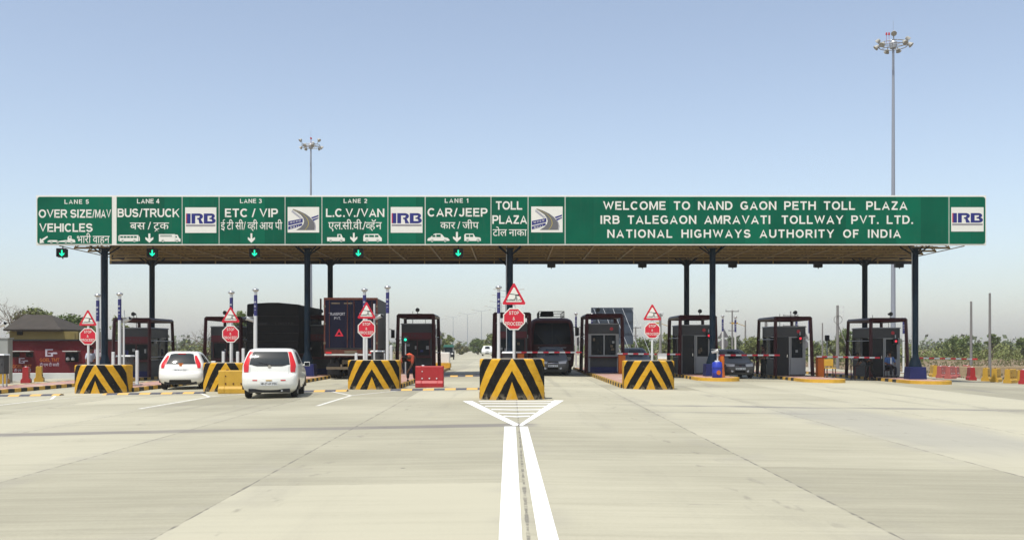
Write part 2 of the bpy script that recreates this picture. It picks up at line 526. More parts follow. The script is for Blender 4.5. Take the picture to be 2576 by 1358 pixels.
def islands(vs, fs):
    p = list(range(len(vs)))
    def fnd(i):
        while p[i] != i: p[i] = p[p[i]]; i = p[i]
        return i
    for f in fs:
        for i in f[1:]: p[fnd(i)] = fnd(f[0])
    ids = {}
    return [ids.setdefault(fnd(f[0]), len(ids)) for f in fs], [fnd(i) for i in range(len(vs))], ids


def _arc(cx, cz, rx, rz, a0, a1, n=10):
    return [(cx + rx * math.cos(R(a0 + (a1 - a0) * i / n)), cz + rz * math.sin(R(a0 + (a1 - a0) * i / n))) for i in range(n + 1)]


def _bowl(x0, xc, zt, zb, rx):
    return [(x0, zt), (xc, zt)] + _arc(xc, (zt + zb) / 2, rx, (zt - zb) / 2, 90, -90, 8)[1:-1] + [(xc, zb), (x0, zb)]


_ST = [(.1, 0), (.1, 1)]
FONT = {
    'A': (.94, [[(.085, -.03), (.47, 1.06), (.855, -.03)], [(.24, .29), (.70, .29)]]),
    'B': (.84, [_ST, _bowl(.1, .46, .915, .53, .235), _bowl(.1, .48, .53, .085, .26)]),
    'C': (.90, [_arc(.47, .5, .37, .415, 42, 318, 18)]),
    'D': (.88, [_ST, _bowl(.1, .38, .915, .085, .40)]),
    'E': (.76, [_ST, [(.1, .915), (.72, .915)], [(.1, .52), (.66, .52)], [(.1, .085), (.74, .085)]]),
    'F': (.70, [_ST, [(.1, .915), (.68, .915)], [(.1, .49), (.60, .49)]]),
    'G': (.95, [_arc(.48, .5, .38, .415, 42, 322, 18), [(.50, .44), (.87, .44)], [(.80, .44), (.80, .12)]]),
    'H': (.88, [_ST, [(.78, 0), (.78, 1)], [(.1, .53), (.78, .53)]]),
    'I': (.22, [[(.11, 0), (.11, 1)]]),
    'J': (.70, [[(.56, 1), (.56, .33)] + _arc(.33, .33, .23, .25, 0, -165, 8)[1:]]),
    'K': (.88, [_ST, [(.84, 1.06), (.12, .36)], [(.36, .62), (.84, -.05)]]),
    'L': (.72, [_ST, [(.1, .085), (.70, .085)]]),
    'M': (1.02, [_ST, [(.92, 0), (.92, 1)], [(.13, 1.05), (.51, .03), (.89, 1.05)]]),
    'N': (.88, [_ST, [(.78, 0), (.78, 1)], [(.10, 1.03), (.78, -.03)]]),
    'O': (.98, [_arc(.49, .5, .39, .415, 0, 360, 24)]),
    'P': (.80, [_ST, _bowl(.1, .46, .915, .44, .25)]),
    'R': (.88, [_ST, _bowl(.1, .50, .915, .47, .235), [(.46, .47), (.80, -.05)]]),
    'S': (.82, [_arc(.40, .705, .29, .21, 12, 262, 12) + _arc(.41, .295, .31, .21, 82, -168, 12)]),
    'T': (.80, [[(.40, 0), (.40, 1)], [(.02, .915), (.78, .915)]]),
    'U': (.88, [[(.1, 1), (.1, .40)] + _arc(.44, .40, .34, .315, 180, 360, 10)[1:-1] + [(.78, .40), (.78, 1)]]),
    'V': (.92, [[(.075, 1.04), (.46, -.06), (.845, 1.04)]]),
    'W': (1.26, [[(.085, 1.04), (.36, -.06), (.63, 1.02), (.90, -.06), (1.175, 1.04)]]),
    'X': (.90, [[(.08, -.04), (.82, 1.04)], [(.08, 1.04), (.82, -.04)]]),
    'Y': (.90, [[(.06, 1.05), (.45, .44), (.84, 1.05)], [(.45, 0), (.45, .5)]]),
    'Z': (.80, [[(.06, .915), (.74, .915)], [(.70, .93), (.10, .07)], [(.05, .085), (.76, .085)]]),
    '0': (.74, [_arc(.37, .5, .27, .415, 0, 360, 20)]),
    '1': (.50, [[(.32, 0), (.32, 1)], [(.32, .93), (.06, .70)]]),
    '2': (.76, [_arc(.37, .68, .27, .235, 165, -35, 10) + [(.10, .10)], [(.06, .085), (.70, .085)]]),
    '3': (.76, [_arc(.36, .72, .25, .195, 160, -90, 10), _arc(.36, .305, .28, .22, 90, -165, 10)]),
    '4': (.76, [[(.53, 0), (.53, 1)], [(.50, 1.0), (.08, .27)], [(.05, .27), (.74, .27)]]),
    '5': (.76, [[(.68, .915), (.20, .915)], [(.20, .95), (.14, .50)], _arc(.37, .33, .28, .245, 140, -160, 12)]),
    '6': (.76, [_arc(.38, .31, .27, .225, 0, 360, 16), _arc(.50, .40, .40, .52, 178, 80, 8)]),
    '7': (.72, [[(.04, .915), (.68, .915)], [(.64, .95), (.26, -.03)]]),
    '8': (.76, [_arc(.38, .71, .24, .205, 0, 360, 16), _arc(.38, .29, .28, .21, 0, 360, 16)]),
    '9': (.76, [_arc(.38, .69, .27, .225, 0, 360, 16), _arc(.26, .60, .40, .52, -2, -100, 8)]),
    '&': (.92, [[(.84, -.02), (.30, .62)] + _arc(.38, .76, .15, .15, 200, -30, 8) + [(.22, .42)] + _arc(.33, .26, .23, .18, 130, 320, 8) + [(.80, .50)]]),
    '/': (.46, [[(.06, -.06), (.40, 1.06)]]),
    '.': (.24, [[(.12, 0), (.12, .2)]]),
    '-': (.40, [[(.04, .38), (.36, .38)]]),
}


def _stroke(pts, hw):
    "outline quads of a polyline of half width hw, mitred; closed when the ends meet"
    n = len(pts)
    closed = math.hypot(pts[0][0] - pts[-1][0], pts[0][1] - pts[-1][1]) < 1e-6
    Ls, Rs = [], []
    for i in range(n):
        a = pts[i - 1] if i > 0 else (pts[-2] if closed else None)
        b = pts[i + 1] if i < n - 1 else (pts[1] if closed else None)
        p = pts[i]
        ds = []
        for u, v in ((a, p), (p, b)):
            if u is None or v is None: continue
            d = (v[0] - u[0], v[1] - u[1]); l = math.hypot(*d) or 1; ds.append((d[0] / l, d[1] / l))
        if len(ds) == 1: ds *= 2
        n0 = (-ds[0][1], ds[0][0]); n1 = (-ds[1][1], ds[1][0])
        m = (n0[0] + n1[0], n0[1] + n1[1]); l2 = m[0] * m[0] + m[1] * m[1]
        k = 2 / max(l2, .22)
        o = (m[0] * k * hw, m[1] * k * hw)
        Ls.append((p[0] + o[0], p[1] + o[1])); Rs.append((p[0] - o[0], p[1] - o[1]))
    return Ls, Rs


def add_text(mb, s, x0, x1, zt, zb, y, m=0, off=.012, wt=.19):
    "bold block capitals fitted so they run from zb to zt and from x0 to x1, facing -y"
    sz = zt - zb; want = (x1 - x0) / sz
    nat = 0; gaps = 0; gl = []
    for ch in s:
        if ch == ' ': gl.append((ch, .22)); nat += .22
        else: gl.append((ch, FONT[ch][0])); nat += FONT[ch][0]
    ng = max(1, len(s) - 1)
    trk = (want - nat) / ng
    k = 1.0
    if trk < .08:
        k = want / (nat + .08 * ng); trk = .08
    elif len(s) == 1: trk = 0
    cur = 0.0; lay = 0
    for ch, w in gl:
        if ch != ' ':
            for st in FONT[ch][1]:
                Ls, Rs = _stroke(st, wt / 2)
                cl = lambda p: (x0 + (cur + min(max(p[0], 0), w)) * k * sz, y - .0012 * (lay % 3), zb + min(max(p[1], 0), 1) * sz)
                vs = [cl(p) for p in Ls] + [cl(p) for p in Rs]; n = len(Ls)
                mb.add(vs, [(i, i + 1, n + i + 1, n + i) for i in range(n - 1)], m)
                lay += 1
        cur += w + trk


def deva(mb, segs, x0, x1, zt, zb, y, m=0):
    "Devanagari built from pieces: plain text, ('half', letter) = letter without its stem, ('ra', letter) = letter with the under-strokes"
    cur = 0.0; V = []; Fs = []
    for sg in segs:
        kind, t = ('txt', sg) if isinstance(sg, str) else sg
        if t == ' ':
            cur += .22; continue
        vs, fs = text_raw(t, .004 if t not in ('भ',) else 0)
        a = min(v[0] for v in vs); b = max(v[0] for v in vs)
        if kind == 'half':
            cut = b - .165
            vs = [(min(v[0], cut), v[1]) for v in vs]; b = cut
        o = len(V)
        V += [(v[0] - a + cur, v[1]) for v in vs]; Fs += [tuple(i + o for i in f) for f in fs]
        if kind == 'ra':
            cx = cur + (b - a) * .52
            for dx in (-.15, .15):
                o = len(V)
                V += [(cx - .02 * (1 if dx < 0 else -1), .0), (cx + .05 * (1 if dx < 0 else -1), -.03), (cx + dx + .03, -.21), (cx + dx - .04, -.19)]
                Fs.append((o, o + 1, o + 2, o + 3))
        cur += (b - a) - (.012 if kind != 'gap' else 0)
    a = min(v[0] for v in V); b = max(v[0] for v in V)
    sz = (zt - zb) / .60; kx = (x1 - x0) / (b - a)
    fi, vi, ids = islands(V, Fs)
    mb.add([(x0 + (px - a) * kx, y - .0015 * (ids.get(r, 0) % 5), zb + pz * sz) for (px, pz), r in zip(V, vi)], Fs, m)

# ------------------------------------------------------------------ the setting: terrain, paving, road
def terrain():
    mb = MB()
    xs = [-1500, -700, -300, -140, -80, -50, -38, -30, -26.5, 27, 31, 36, 45, 60, 90, 150, 300, 700, 1500]
    ys = [-40, 0, 20, 40, 55, 70, 85, 100, 130, 180, 260, 380, 600, 1000, 1500]
    rnd = random.Random(3)
    vs = []
    for y in ys:
        for x in xs:
            z = -.42
            if x > 30 and y > 30: z += min(.5, (x - 30) * .012) + rnd.uniform(-.08, .12)
            if x < -32: z += min(.4, (-x - 32) * .02)
            vs.append((x, y, z))
    n = len(xs)
    fs = [(j * n + i, j * n + i + 1, (j + 1) * n + i + 1, (j + 1) * n + i) for j in range(len(ys) - 1) for i in range(n - 1)]
    mb.add(vs, fs, 0, True)
    return tag(mb.build('ground', DIRT), kind='structure')


terrain()

# ------------------------------------------------------------------ the hot hazy air
mb = MB(); mb.box(-1520, 1520, -60, 1520, -1.6, 40)
hz = mb.build('haze', [])
hm = bpy.data.materials.new('haze_air'); hm.use_nodes = True
hn = hm.node_tree; hn.nodes.remove(hn.nodes['Principled BSDF'])
pv = hn.nodes.new('ShaderNodeVolumePrincipled')
pv.inputs['Color'].default_value = (.90, .92, .95, 1); pv.inputs['Density'].default_value = .00036; pv.inputs['Anisotropy'].default_value = .3
hn.links.new(pv.outputs['Volume'], hn.nodes['Material Output'].inputs['Volume'])
hz.data.materials.clear(); hz.data.materials.append(hm)
tag(hz, kind='stuff')


def sheet(name, xs, ys, m, lift=0.0, cx=None):
    mb = MB(); vs = []
    for y in ys:
        o = cx(y) if cx else 0
        for x in xs: vs.append((x + o, y, g(x) + lift))
    n = len(xs)
    fs = [(j * n + i, j * n + i + 1, (j + 1) * n + i + 1, (j + 1) * n + i) for j in range(len(ys) - 1) for i in range(n - 1)]
    mb.add(vs, fs, 0, True)
    return mb


PXS = [-26.5, -20, -15, -10, -5, -2.5, -1, 0, 1, 2.5, 5, 10, 15, 20, 26.6]
mb = sheet('paving', PXS, [-8, 0, 10, 20, 30, 40, 50, 60, 70, 80, 92], CONC)
tag(mb.build('plaza_paving', CONC), kind='structure')
curve = lambda y: -max(0, y - 140) ** 2 / 2600
mb = sheet('road', [-13, -9, -5, -2.5, -1, 0, 1, 2.5, 5, 9, 13], [92, 110, 130, 150, 180, 210, 240, 280, 320, 370], CONC, 0, curve)
tag(mb.build('road', CONC), kind='structure')


# painted markings, 4 mm above the paving
def strip_quads(mb, quads, lift=.004):
    for qd in quads:
        mb.add([(x, y, g(x) + lift) for x, y in qd], [tuple(range(len(qd)))])


mb = MB()
strip_quads(mb, [[(-.085, 3.0), (.083, 3.0), (.071, 18.75), (-.143, 18.75)], [(.23, 3.0), (.395, 3.0), (.294, 18.75), (.143, 18.75)]])
tag(mb.build('centre_line_marking', RPAINT), kind='structure')

mb = MB()
w = .17
strip_quads(mb, [[(-1.36, 27.75), (-1.10, 27.75), (.13, 19.3), (.10, 18.95), (.02, 18.95)],
                 [(1.45, 28.1), (1.18, 28.1), (.15, 19.3), (.14, 18.95), (.20, 18.95)]])
for yy, hw in ((27.2, 1.0), (26.2, .93), (25.0, .77), (23.6, .58), (22.3, .40), (21.3, .27)):
    t = .26
    strip_quads(mb, [[(-hw + .09, yy + .14), (.1, yy - .1), (.1, yy - .1 + t), (-hw + .09, yy + .14 + t)],
                     [(.1, yy - .1), (hw + .11, yy + .14), (hw + .11, yy + .14 + t), (.1, yy - .1 + t)]], .0045)
tag(mb.build('hatched_triangle_marking', RPAINT), kind='structure')


def vee(xc, ya, yb, yend, half):
    mb = MB()
    strip_quads(mb, [[(xc - .055, yend), (xc + .055, yend), (xc + .055, ya), (xc - .055, ya)],
                     [(xc - .055, ya), (xc + .055, ya), (xc + half, yb), (xc + half - .11, yb)],
                     [(xc - .055, ya), (xc + .055, ya), (xc - half + .11, yb), (xc - half, yb)]])
    tag(mb.build('lane_line_marking', WPAINT), kind='structure')


vee(-5.12, 32.0, 35.0, 26.4, 1.2)
vee(-9.75, 32.4, 35.2, 26.3, 1.2)
vee(-14.85, 32.4, 35.2, 24.0, 1.2)

# speed humps with painted blocks, one a lane
hump_names = {-2.5: 'LANE 1', -7.5: 'LANE 2', -12.5: 'LANE 3', -17.5: 'LANE 4'}
for xc, nm in hump_names.items():
    mb = MB(); x0, x1 = xc - 1.75, xc + 1.75
    if xc == -17.5: x0 -= 2
    yy = 35.15
    n = 14
    vs = []; prof = [(-.21, .004), (-.15, .04), (0, .058), (.15, .04), (.21, .004)]
    for i in range(n + 1):
        x = x0 + (x1 - x0) * i / n
        vs += [(x, yy + a, g(x) + h) for a, h in prof]
    fs = [(i * 5 + k, (i + 1) * 5 + k, (i + 1) * 5 + k + 1, i * 5 + k + 1) for i in range(n) for k in range(4)]
    mb.add(vs, fs)
    tag(mb.build('speed_hump', BUMP), 'low black and yellow striped speed hump across ' + nm, 'speed hump', 'speed humps across the approach lanes')

mb = MB(); n = 14; vs = []
for i in range(n + 1):
    x = -4.05 + 3.1 * i / n
    vs += [(x, 50.6 + a, g(x) + h) for a, h in ((-.25, .004), (-.17, .05), (0, .07), (.17, .05), (.25, .004))]
mb.add(vs, [(i * 5 + k, (i + 1) * 5 + k, (i + 1) * 5 + k + 1, i * 5 + k + 1) for i in range(n) for k in range(4)])
tag(mb.build('speed_hump', BUMP), 'second striped speed hump in LANE 1, at the edge of the canopy shadow', 'speed hump', 'speed humps across the approach lanes')

# ------------------------------------------------------------------ islands
ISL = [-20.0, -15.05, -10.1, -5.05, 0.0, 5.0, 9.75, 14.75, 19.75]
WHERE = {-20.0: 'the island by the maroon wall', -15.05: 'the island between LANE 4 and LANE 3',
         -10.1: 'the island between LANE 3 and LANE 2', -5.05: 'the island between LANE 2 and LANE 1',
         0.0: 'the central island under TOLL PLAZA', 5.0: 'the island right of the red bus',
         9.75: 'the island with blue drum', 14.75: 'the island with the orange chair', 19.75: 'the rightmost island'}
IZ = .16


def ztop(x): return g(x) + IZ


for xc in ISL:
    hw = .95
    y1 = 67.0
    nose = xc > 6
    y0 = 46.6 if nose else (29.2 if xc == 0 else 37.4)
    if xc == -20.0: y0 = 36.0
    t = thing('toll_island', '', 'traffic island', (xc, 0, 0), 0, 'kerbed toll islands')
    t['label'] = {True: 'red paved island with rounded yellow nose, ', False: 'red paved island with striped kerb, '}[nose] + WHERE[xc].replace('the ', '', 1)
    zb = g(abs(xc) + hw) - .02
    pts = []
    if nose:
        ky0 = y0 + 1.1
        pts = [(-1.02 * math.cos(a), ky0 - 1.1 * math.sin(a)) for a in [math.pi * i / 14 for i in range(15)]]
        outer = [(-1.02, y1)] + [(-1.02, ky0 + 1.0)] + pts + [(1.02, ky0 + 1.0), (1.02, y1)]
    else:
        outer = [(-hw, y1), (-hw, y0), (hw, y0), (hw, y1)]
    kb = MB(); n = len(outer)
    inner = [(x * .84, y + (.15 if j in (0, n - 1) else 0) * -1 if j in (0, n - 1) else y + .15 * (1 if y < (y0 + 2) else 0)) for j, (x, y) in enumerate(outer)]
    zt = ztop(xc)
    vs = [(x, y, zb) for x, y in outer] + [(x, y, zt) for x, y in outer] + [(x, y, zt) for x, y in inner]
    fs = [(i, i + n, (i + 1) % n + n, (i + 1) % n) for i in range(n)] + [(i + n, i + 2 * n, (i + 1) % n + 2 * n, (i + 1) % n + n) for i in range(n)]
    mm = []
    for k, f in enumerate(fs):
        yy = sum(vs[i][1] for i in f) / 4
        mm.append(1 if (nose and yy < y0 + 2.0) else 0)
    o = len(kb.v); kb.v += vs; kb.f += [list(f) for f in fs]; kb.m += mm; kb.sm += [False] * len(fs)
    kb.build('kerb', [KERB, KERBY], t)
    pv = MB(); pv.add([(x, y, zt - .004) for x, y in inner], [tuple(range(n))]); pv.build('paving', PAVE, t)


# ------------------------------------------------------------------ crash blocks with chevrons, and their signs
def crash_block(xc, y, z0, w, h, dep, label, mats):
    t = thing('crash_block', label, 'crash block', (xc, y, z0), 0, 'black and yellow chevron crash blocks')
    hw = w / 2; Rr = hw / .80; n = 20
    a = math.asin(.80)
    mb = MB(); arc = []
    for i in range(n + 1):
        th = -a + 2 * a * i / n
        arc.append((Rr * math.sin(th), Rr * (math.cos(a) - math.cos(th)) + Rr * (1 - math.cos(a)), Rr * th))
    ring = [(x, yy, u) for x, yy, u in arc] + [(hw, dep, arc[-1][2] + dep), (-hw, dep, arc[0][2] - dep)]
    N = len(ring); vs = []
    r = .05
    levels = [(-.06, 0), (h - r, 0), (h - r * .3, r * .3), (h, r)]
    cy = dep / 2
    for z, ins in levels:
        for x, yy, u in ring:
            vs.append((x * (1 - ins / hw), yy + (ins if yy < cy else -ins), z))
    fs = []
    for k in range(3):
        for i in range(N): fs.append((k * N + i, k * N + (i + 1) % N, (k + 1) * N + (i + 1) % N, (k + 1) * N + i))
    mb.add(vs, fs, 0)
    mb.add(vs[-N:], [tuple(range(N))], 1)
    me = bpy.data.meshes.new('block_body'); me.from_pydata(mb.v, [], mb.f)
    for q_ in mats: me.materials.append(q_)
    me.polygons.foreach_set('material_index', mb.m)
    uvl = me.uv_layers.new(name='UV')
    for p in me.polygons:
        us = [ring[me.loops[l].vertex_index % N][2] for l in p.loop_indices]
        for l in p.loop_indices:
            vi = me.loops[l].vertex_index
            u = ring[vi % N][2]
            if max(us) - min(us) > 2.2: u = max(us)
            uvl.data[l].uv = (u, me.vertices[vi].co.z * 1.14 / h)
    o = bpy.data.objects.new('block_body', me); C.objects.link(o); o.parent = t
    return t


TOPC = mat('block_top_concrete', (.52, .45, .32), .85, var=.2, scale=5)
WPLAIN = mat('white_block_paint', (.78, .77, .72), .6, var=.08)
BY = 36.4
BL = {-15.05: (-15.1, BY, 1.9, 1.03), -10.1: (-10.38, BY, 1.9, 1.04), -5.05: (-5.08, BY, 1.88, 1.06), 0.0: (0.0, 28.1, 1.84, 1.14), 5.0: (5.03, BY, 1.84, 1.04)}
BLAB = {-15.05: 'chevron crash block in front of the island between LANE 4 and LANE 3', -10.1: 'chevron crash block half hidden by yellow plastic barrier and white hatchback',
        -5.05: 'chevron crash block beside the red plastic barrier and bending worker', 0.0: 'nearest and tallest chevron crash block behind the painted triangle',
        5.0: 'chevron crash block right of the red bus, on the right side of the road'}
for k, (bx, by, bw, bh) in BL.items():
    crash_block(bx, by, g(bx), bw, bh, 1.1, BLAB[k], [CHEV, TOPC])


def oct_pts(cx, cz, r):
    return [(cx + r * math.cos(R(22.5 + 45 * i)), cz + r * math.sin(R(22.5 + 45 * i))) for i in range(8)]


def tri_pts(cx, z0, side, hgt, cut):
    "upright triangle with clipped corners"
    A = [(cx - side / 2, z0), (cx + side / 2, z0), (cx, z0 + hgt)]
    out = []
    for i in range(3):
        p, a, b = A[i], A[i - 1], A[(i + 1) % 3]
        for q_ in (a, b):
            d = math.hypot(q_[0] - p[0], q_[1] - p[1])
            out.append((p[0] + (q_[0] - p[0]) * cut / d, p[1] + (q_[1] - p[1]) * cut / d))
    return out


def road_sign(xc, y, z0, ztri0, tri_h, tri_w, zoct, roct, label, back=False, xo=0):
    t = thing('traffic_sign', label, 'traffic sign', (xc, y, z0), math.pi if back else 0, 'barrier gate and stop signs on posts')
    zt = ztri0 + tri_h
    p = MB(); p.tube((0, .05, -.02), (0, .05, zt - .1 - z0), .042, .042, 10); p.box(-.12, .12, -.07, .17, -.02, .02); p.build('post', PWHITE, t)
    b = MB(); zb = ztri0 - z0
    b.prism(tri_pts(0, zb, tri_w, tri_h, .05), 0, .008, 0)
    tri = b.build('triangle_plate', [SIGNR if not back else SGREY], t)
    if back: tri.data.materials[0] = SIGNR
    bb = MB(); bb.prism(tri_pts(0, zb, tri_w, tri_h, .05), .009, .012, 0); bb.build('plate_back', SGREY, tri)
    i = MB(); m_ = .16
    i.flat(tri_pts(0, zb + tri_h * .115, tri_w * .68, tri_h * .68, .03), -.003); i.build('white_field', SWHITE, tri)
    k = MB(); c = zb + tri_h * .40
    s_ = tri_w / .75
    k.add([(-.14 * s_, -.006, c + .045 * s_), (.16 * s_, -.006, c + .0 * s_), (.16 * s_, -.006, c + .022 * s_), (-.14 * s_, -.006, c + .062 * s_)], [(0, 1, 2, 3)])
    k.add([(x * s_ + .06 * s_, -.007, c + z * s_) for x, z in ((-.016, -.085), (.016, -.085), (.016, .015), (-.016, .015))], [(0, 1, 2, 3)])
    k.add([(x * s_ + .06 * s_, -.0075, c + z * s_) for x, z in ((-.05, -.10), (.05, -.10), (.05, -.083), (-.05, -.083))], [(0, 1, 2, 3)])
    k.add([(x * s_ + .12 * s_, -.008, c + z * s_) for x, z in ((-.03, -.012), (.04, -.012), (.04, .03), (-.03, .03))], [(0, 1, 2, 3)])
    k.build('barrier_pictogram', BLACK, tri)
    l = MB(); add_text(l, 'BARRIER GATE', -.225 * s_, .225 * s_, zb + tri_h * .235, zb + tri_h * .165, -.006, off=.0); l.build('lettering', BLACK, tri)
    zo = zoct - z0
    o = MB(); o.prism(oct_pts(0, zo, roct), -.002, .007); oc = o.build('octagon_plate', SWHITE, t)
    o2 = MB(); o2.prism(oct_pts(0, zo, roct), .009, .012); o2.build('plate_back', SGREY, oc)
    r = MB(); r.flat(oct_pts(0, zo, roct * .90), -.005); r.build('red_field', SIGNR, oc)
    l = MB()
    add_text(l, 'STOP', -.42 * roct, .42 * roct, zo + roct * .66, zo + roct * .36, -.008, wt=.145)
    add_text(l, '&', -.11 * roct, .11 * roct, zo + roct * .17, zo - roct * .11, -.008, wt=.13)
    add_text(l, 'PROCEED', -.77 * roct, .77 * roct, zo - roct * .25, zo - roct * .56, -.008, wt=.145)
    l.build('lettering', SWHITE, oc)
    for zz in (zb + .12, zo):
        c_ = MB(); c_.box(-.06, .06, .012, .1, zz - .02, zz + .02); c_.build('clamp', GALV, t)
    return t


def px_sign(px, y, apex, base, wpx, cyo, wo, key):
    s = F / y
    xx = X(px, y)
    road_sign(xx, y, ztop(xx), Zp(base, y), (base - apex) / s, wpx / s, Zp(cyo, y), wo / s / 2 / math.cos(R(22.5)),
              'barrier gate triangle, stop octagon on ' + WHERE[key])


px_sign(221, 37.9, 777, 819, 47, 846, 42, -15.05)
px_sign(580, 37.9, 769, 811, 48, 840, 42, -10.1)
px_sign(922, 37.9, 757, 801, 48, 827, 44, -5.05)
px_sign(1293, 29.6, 709, 766, 62, 802, 55, 0.0)
px_sign(1641, 37.9, 763, 805, 48, 831, 40, 5.0)
for xx, key in ((X(1101, 66.2), -5.05), (X(1459, 66.0), 5.0), (X(1822, 66), 9.75), (X(2024, 66), 14.75)):
    z0 = ztop(xx)
    road_sign(xx, 66.2, z0, z0 + 2.1, .62, .70, z0 + 1.70, .32, 'dark sign back at far end of ' + WHERE[key], True)

# ------------------------------------------------------------------ the long green name board
SY = 48.6
sx = lambda p: X(p, SY)
sz_ = lambda p: Zp(p, SY)
board = thing('toll_sign_board', 'long green lettered toll plaza board along the front of the canopy', 'sign board', (0, 0, 0))
mb = MB(); mb.box(sx(91), sx(2481), SY, SY + .10, sz_(617), sz_(491.5), 0); mb.build('backing_board', SWHITE, board, bevel=.01)


def panel(name, x0, x1, label=None, rnd=0):
    mb = MB(); a, b, c, d = sx(x0), sx(x1), sz_(613.6), sz_(495.4)
    poly = []
    for (cx_, cz_, q0, side) in ((b, d, 0, 1), (a, d, 90, 0), (a, c, 180, 0), (b, c, 270, 1)):
        r = .13 if (rnd == 1 and side == 0) or (rnd == 2 and side == 1) else .004
        ox = cx_ + (r if cx_ == a else -r); oz = cz_ + (r if cz_ == c else -r)
        for i in range(5):
            t = R(q0 + 90 * i / 4); poly.append((ox + r * math.cos(t), oz + r * math.sin(t)))
    mb.prism(poly, SY - .012, SY - .003)
    o = mb.build(name, GREEN, board)
    if label: tag(o, label)
    return o


TY = SY - .016


def lettering(par, items, hindi=None):
    mb = MB()
    for s, x0, x1, y0, y1 in items: add_text(mb, s, sx(x0), sx(x1), sz_(y0), sz_(y1), TY, off=.017)
    mb.build('lettering', SWHITE, par)
    if hindi:
        mb = MB(); deva(mb, hindi[0], sx(hindi[1]), sx(hindi[2]), sz_(hindi[3]), sz_(hindi[4]), TY); mb.build('hindi_lettering', SWHITE, par)


def down_arrow(par, x0, x1, y0, y1):
    mb = MB(); c = (x0 + x1) / 2; w = (x1 - x0) / 2
    P = [(c - w * .25, y0), (c + w * .25, y0), (c + w * .25, y1 - 10.5), (c + w, y1 - 14.5), (c + w, y1 - 9), (c, y1), (c - w, y1 - 9), (c - w, y1 - 14.5), (c - w * .25, y1 - 10.5)]
    mb.add([(sx(a), TY, sz_(b)) for a, b in P], [tuple(range(9))]); mb.build('arrow', SWHITE, par)


def picto(par, x0, x1, y0, y1, polys, wheels, wins):
    "polygons in a unit box (y down); wheels (x, r); window boxes"
    mb = MB(); fx = lambda u: sx(x0 + (x1 - x0) * u); fz = lambda v: sz_(y0 + (y1 - y0) * v)
    for P in polys: mb.add([(fx(a), TY, fz(b)) for a, b in P], [tuple(range(len(P)))])
    hgt = sz_(y0) - sz_(y1)
    for wx, r in wheels:
        for rr, yy, m in ((r * 1.25, TY - .002, 0), (r, TY - .004, 1), (r * .8, TY - .006, 0), (r * .42, TY - .008, 1)):
            if m == 0 and rr == r * 1.25: continue
            mb.add([(fx(wx) + rr * hgt * math.cos(R(30 * i)), yy, sz_(y1) + r * hgt * 1.0 + rr * hgt * math.sin(R(30 * i))) for i in range(12)], [tuple(range(12))], m)
    for a, b, c, d in wins:
        mb.add([(fx(a), TY - .003, fz(b)), (fx(c), TY - .003, fz(b)), (fx(c), TY - .003, fz(d)), (fx(a), TY - .003, fz(d))], [(0, 1, 2, 3)], 1)
    mb.build('vehicle_pictogram', [SWHITE, GREEN], par)


def logo_irb(par, x0, x1, y0, y1):
    mb = MB(); mb.prism([(sx(a), sz_(b)) for a, b in ((x0, y0), (x1, y0), (x1, y1), (x0, y1))], SY - .02, SY - .012); lp = mb.build('logo_plate', SWHITE, par)
    mb = MB(); w, h = x1 - x0, y1 - y0
    ux = lambda u: sx(x0 + w * u); uz = lambda v: sz_(y0 + h * v)
    yy = SY - .024
    t, b = .24, .635
    def poly(P, m, dy=0): mb.add([(ux(a), yy - dy, uz(c)) for a, c in P], [tuple(range(len(P)))], m)
    poly([(.03, t), (.06, t), (.06, b), (.03, b)], 1)
    poly([(.06, t), (.175, t), (.175, b), (.06, b)], 0)
    def arcpts(cx, cz, rx, rz, a0, a1, n=8): return [(cx + rx * math.cos(R(a0 + (a1 - a0) * i / n)), cz - rz * math.sin(R(a0 + (a1 - a0) * i / n))) for i in range(n + 1)]
    # R
    poly([(.205, t), (.325, t), (.325, b), (.205, b)], 0)
    def ring(cx, cz, ro, ri, zo, zi):
        A = arcpts(cx, cz, ro, zo, 90, -90); B = arcpts(cx, cz, ri, zi, 90, -90)
        for i in range(len(A) - 1): poly([A[i], A[i + 1], B[i + 1], B[i]], 0)
    poly([(.325, t), (.47, t), (.47, t + .09), (.325, t + .09)], 0)
    ring(.45, t + .115, .125, .02, .115, .03)
    poly([(.39, t + .17), (.46, t + .17), (.46, t + .235), (.39, t + .235)], 0)
    poly([(.43, t + .235), (.50, t + .215), (.585, b), (.455, b)], 0)
    # B
    poly([(.60, t), (.72, t), (.72, b), (.60, b)], 0)
    poly([(.72, t), (.86, t), (.86, t + .09), (.72, t + .09)], 0)
    ring(.84, t + .10, .115, .02, .10, .03)
    poly([(.78, t + .165), (.86, t + .165), (.86, t + .225), (.78, t + .225)], 0)
    ring(.85, t + .285, .13, .02, .11, .03)
    poly([(.72, b - .09), (.86, b - .09), (.86, b), (.72, b)], 0)
    mb.build('logo_letters', [SBLUE, SRED], lp)
    mb = MB(); mb.add([(ux(a), yy, uz(c)) for a, c in ((.03, .675), (.97, .675), (.97, .745), (.03, .745))], [(0, 1, 2, 3)]); mb.build('grey_bar', mat('bar_grey', (.25, .24, .25)) if 'bar_grey' not in MATS else MATS['bar_grey'], lp)


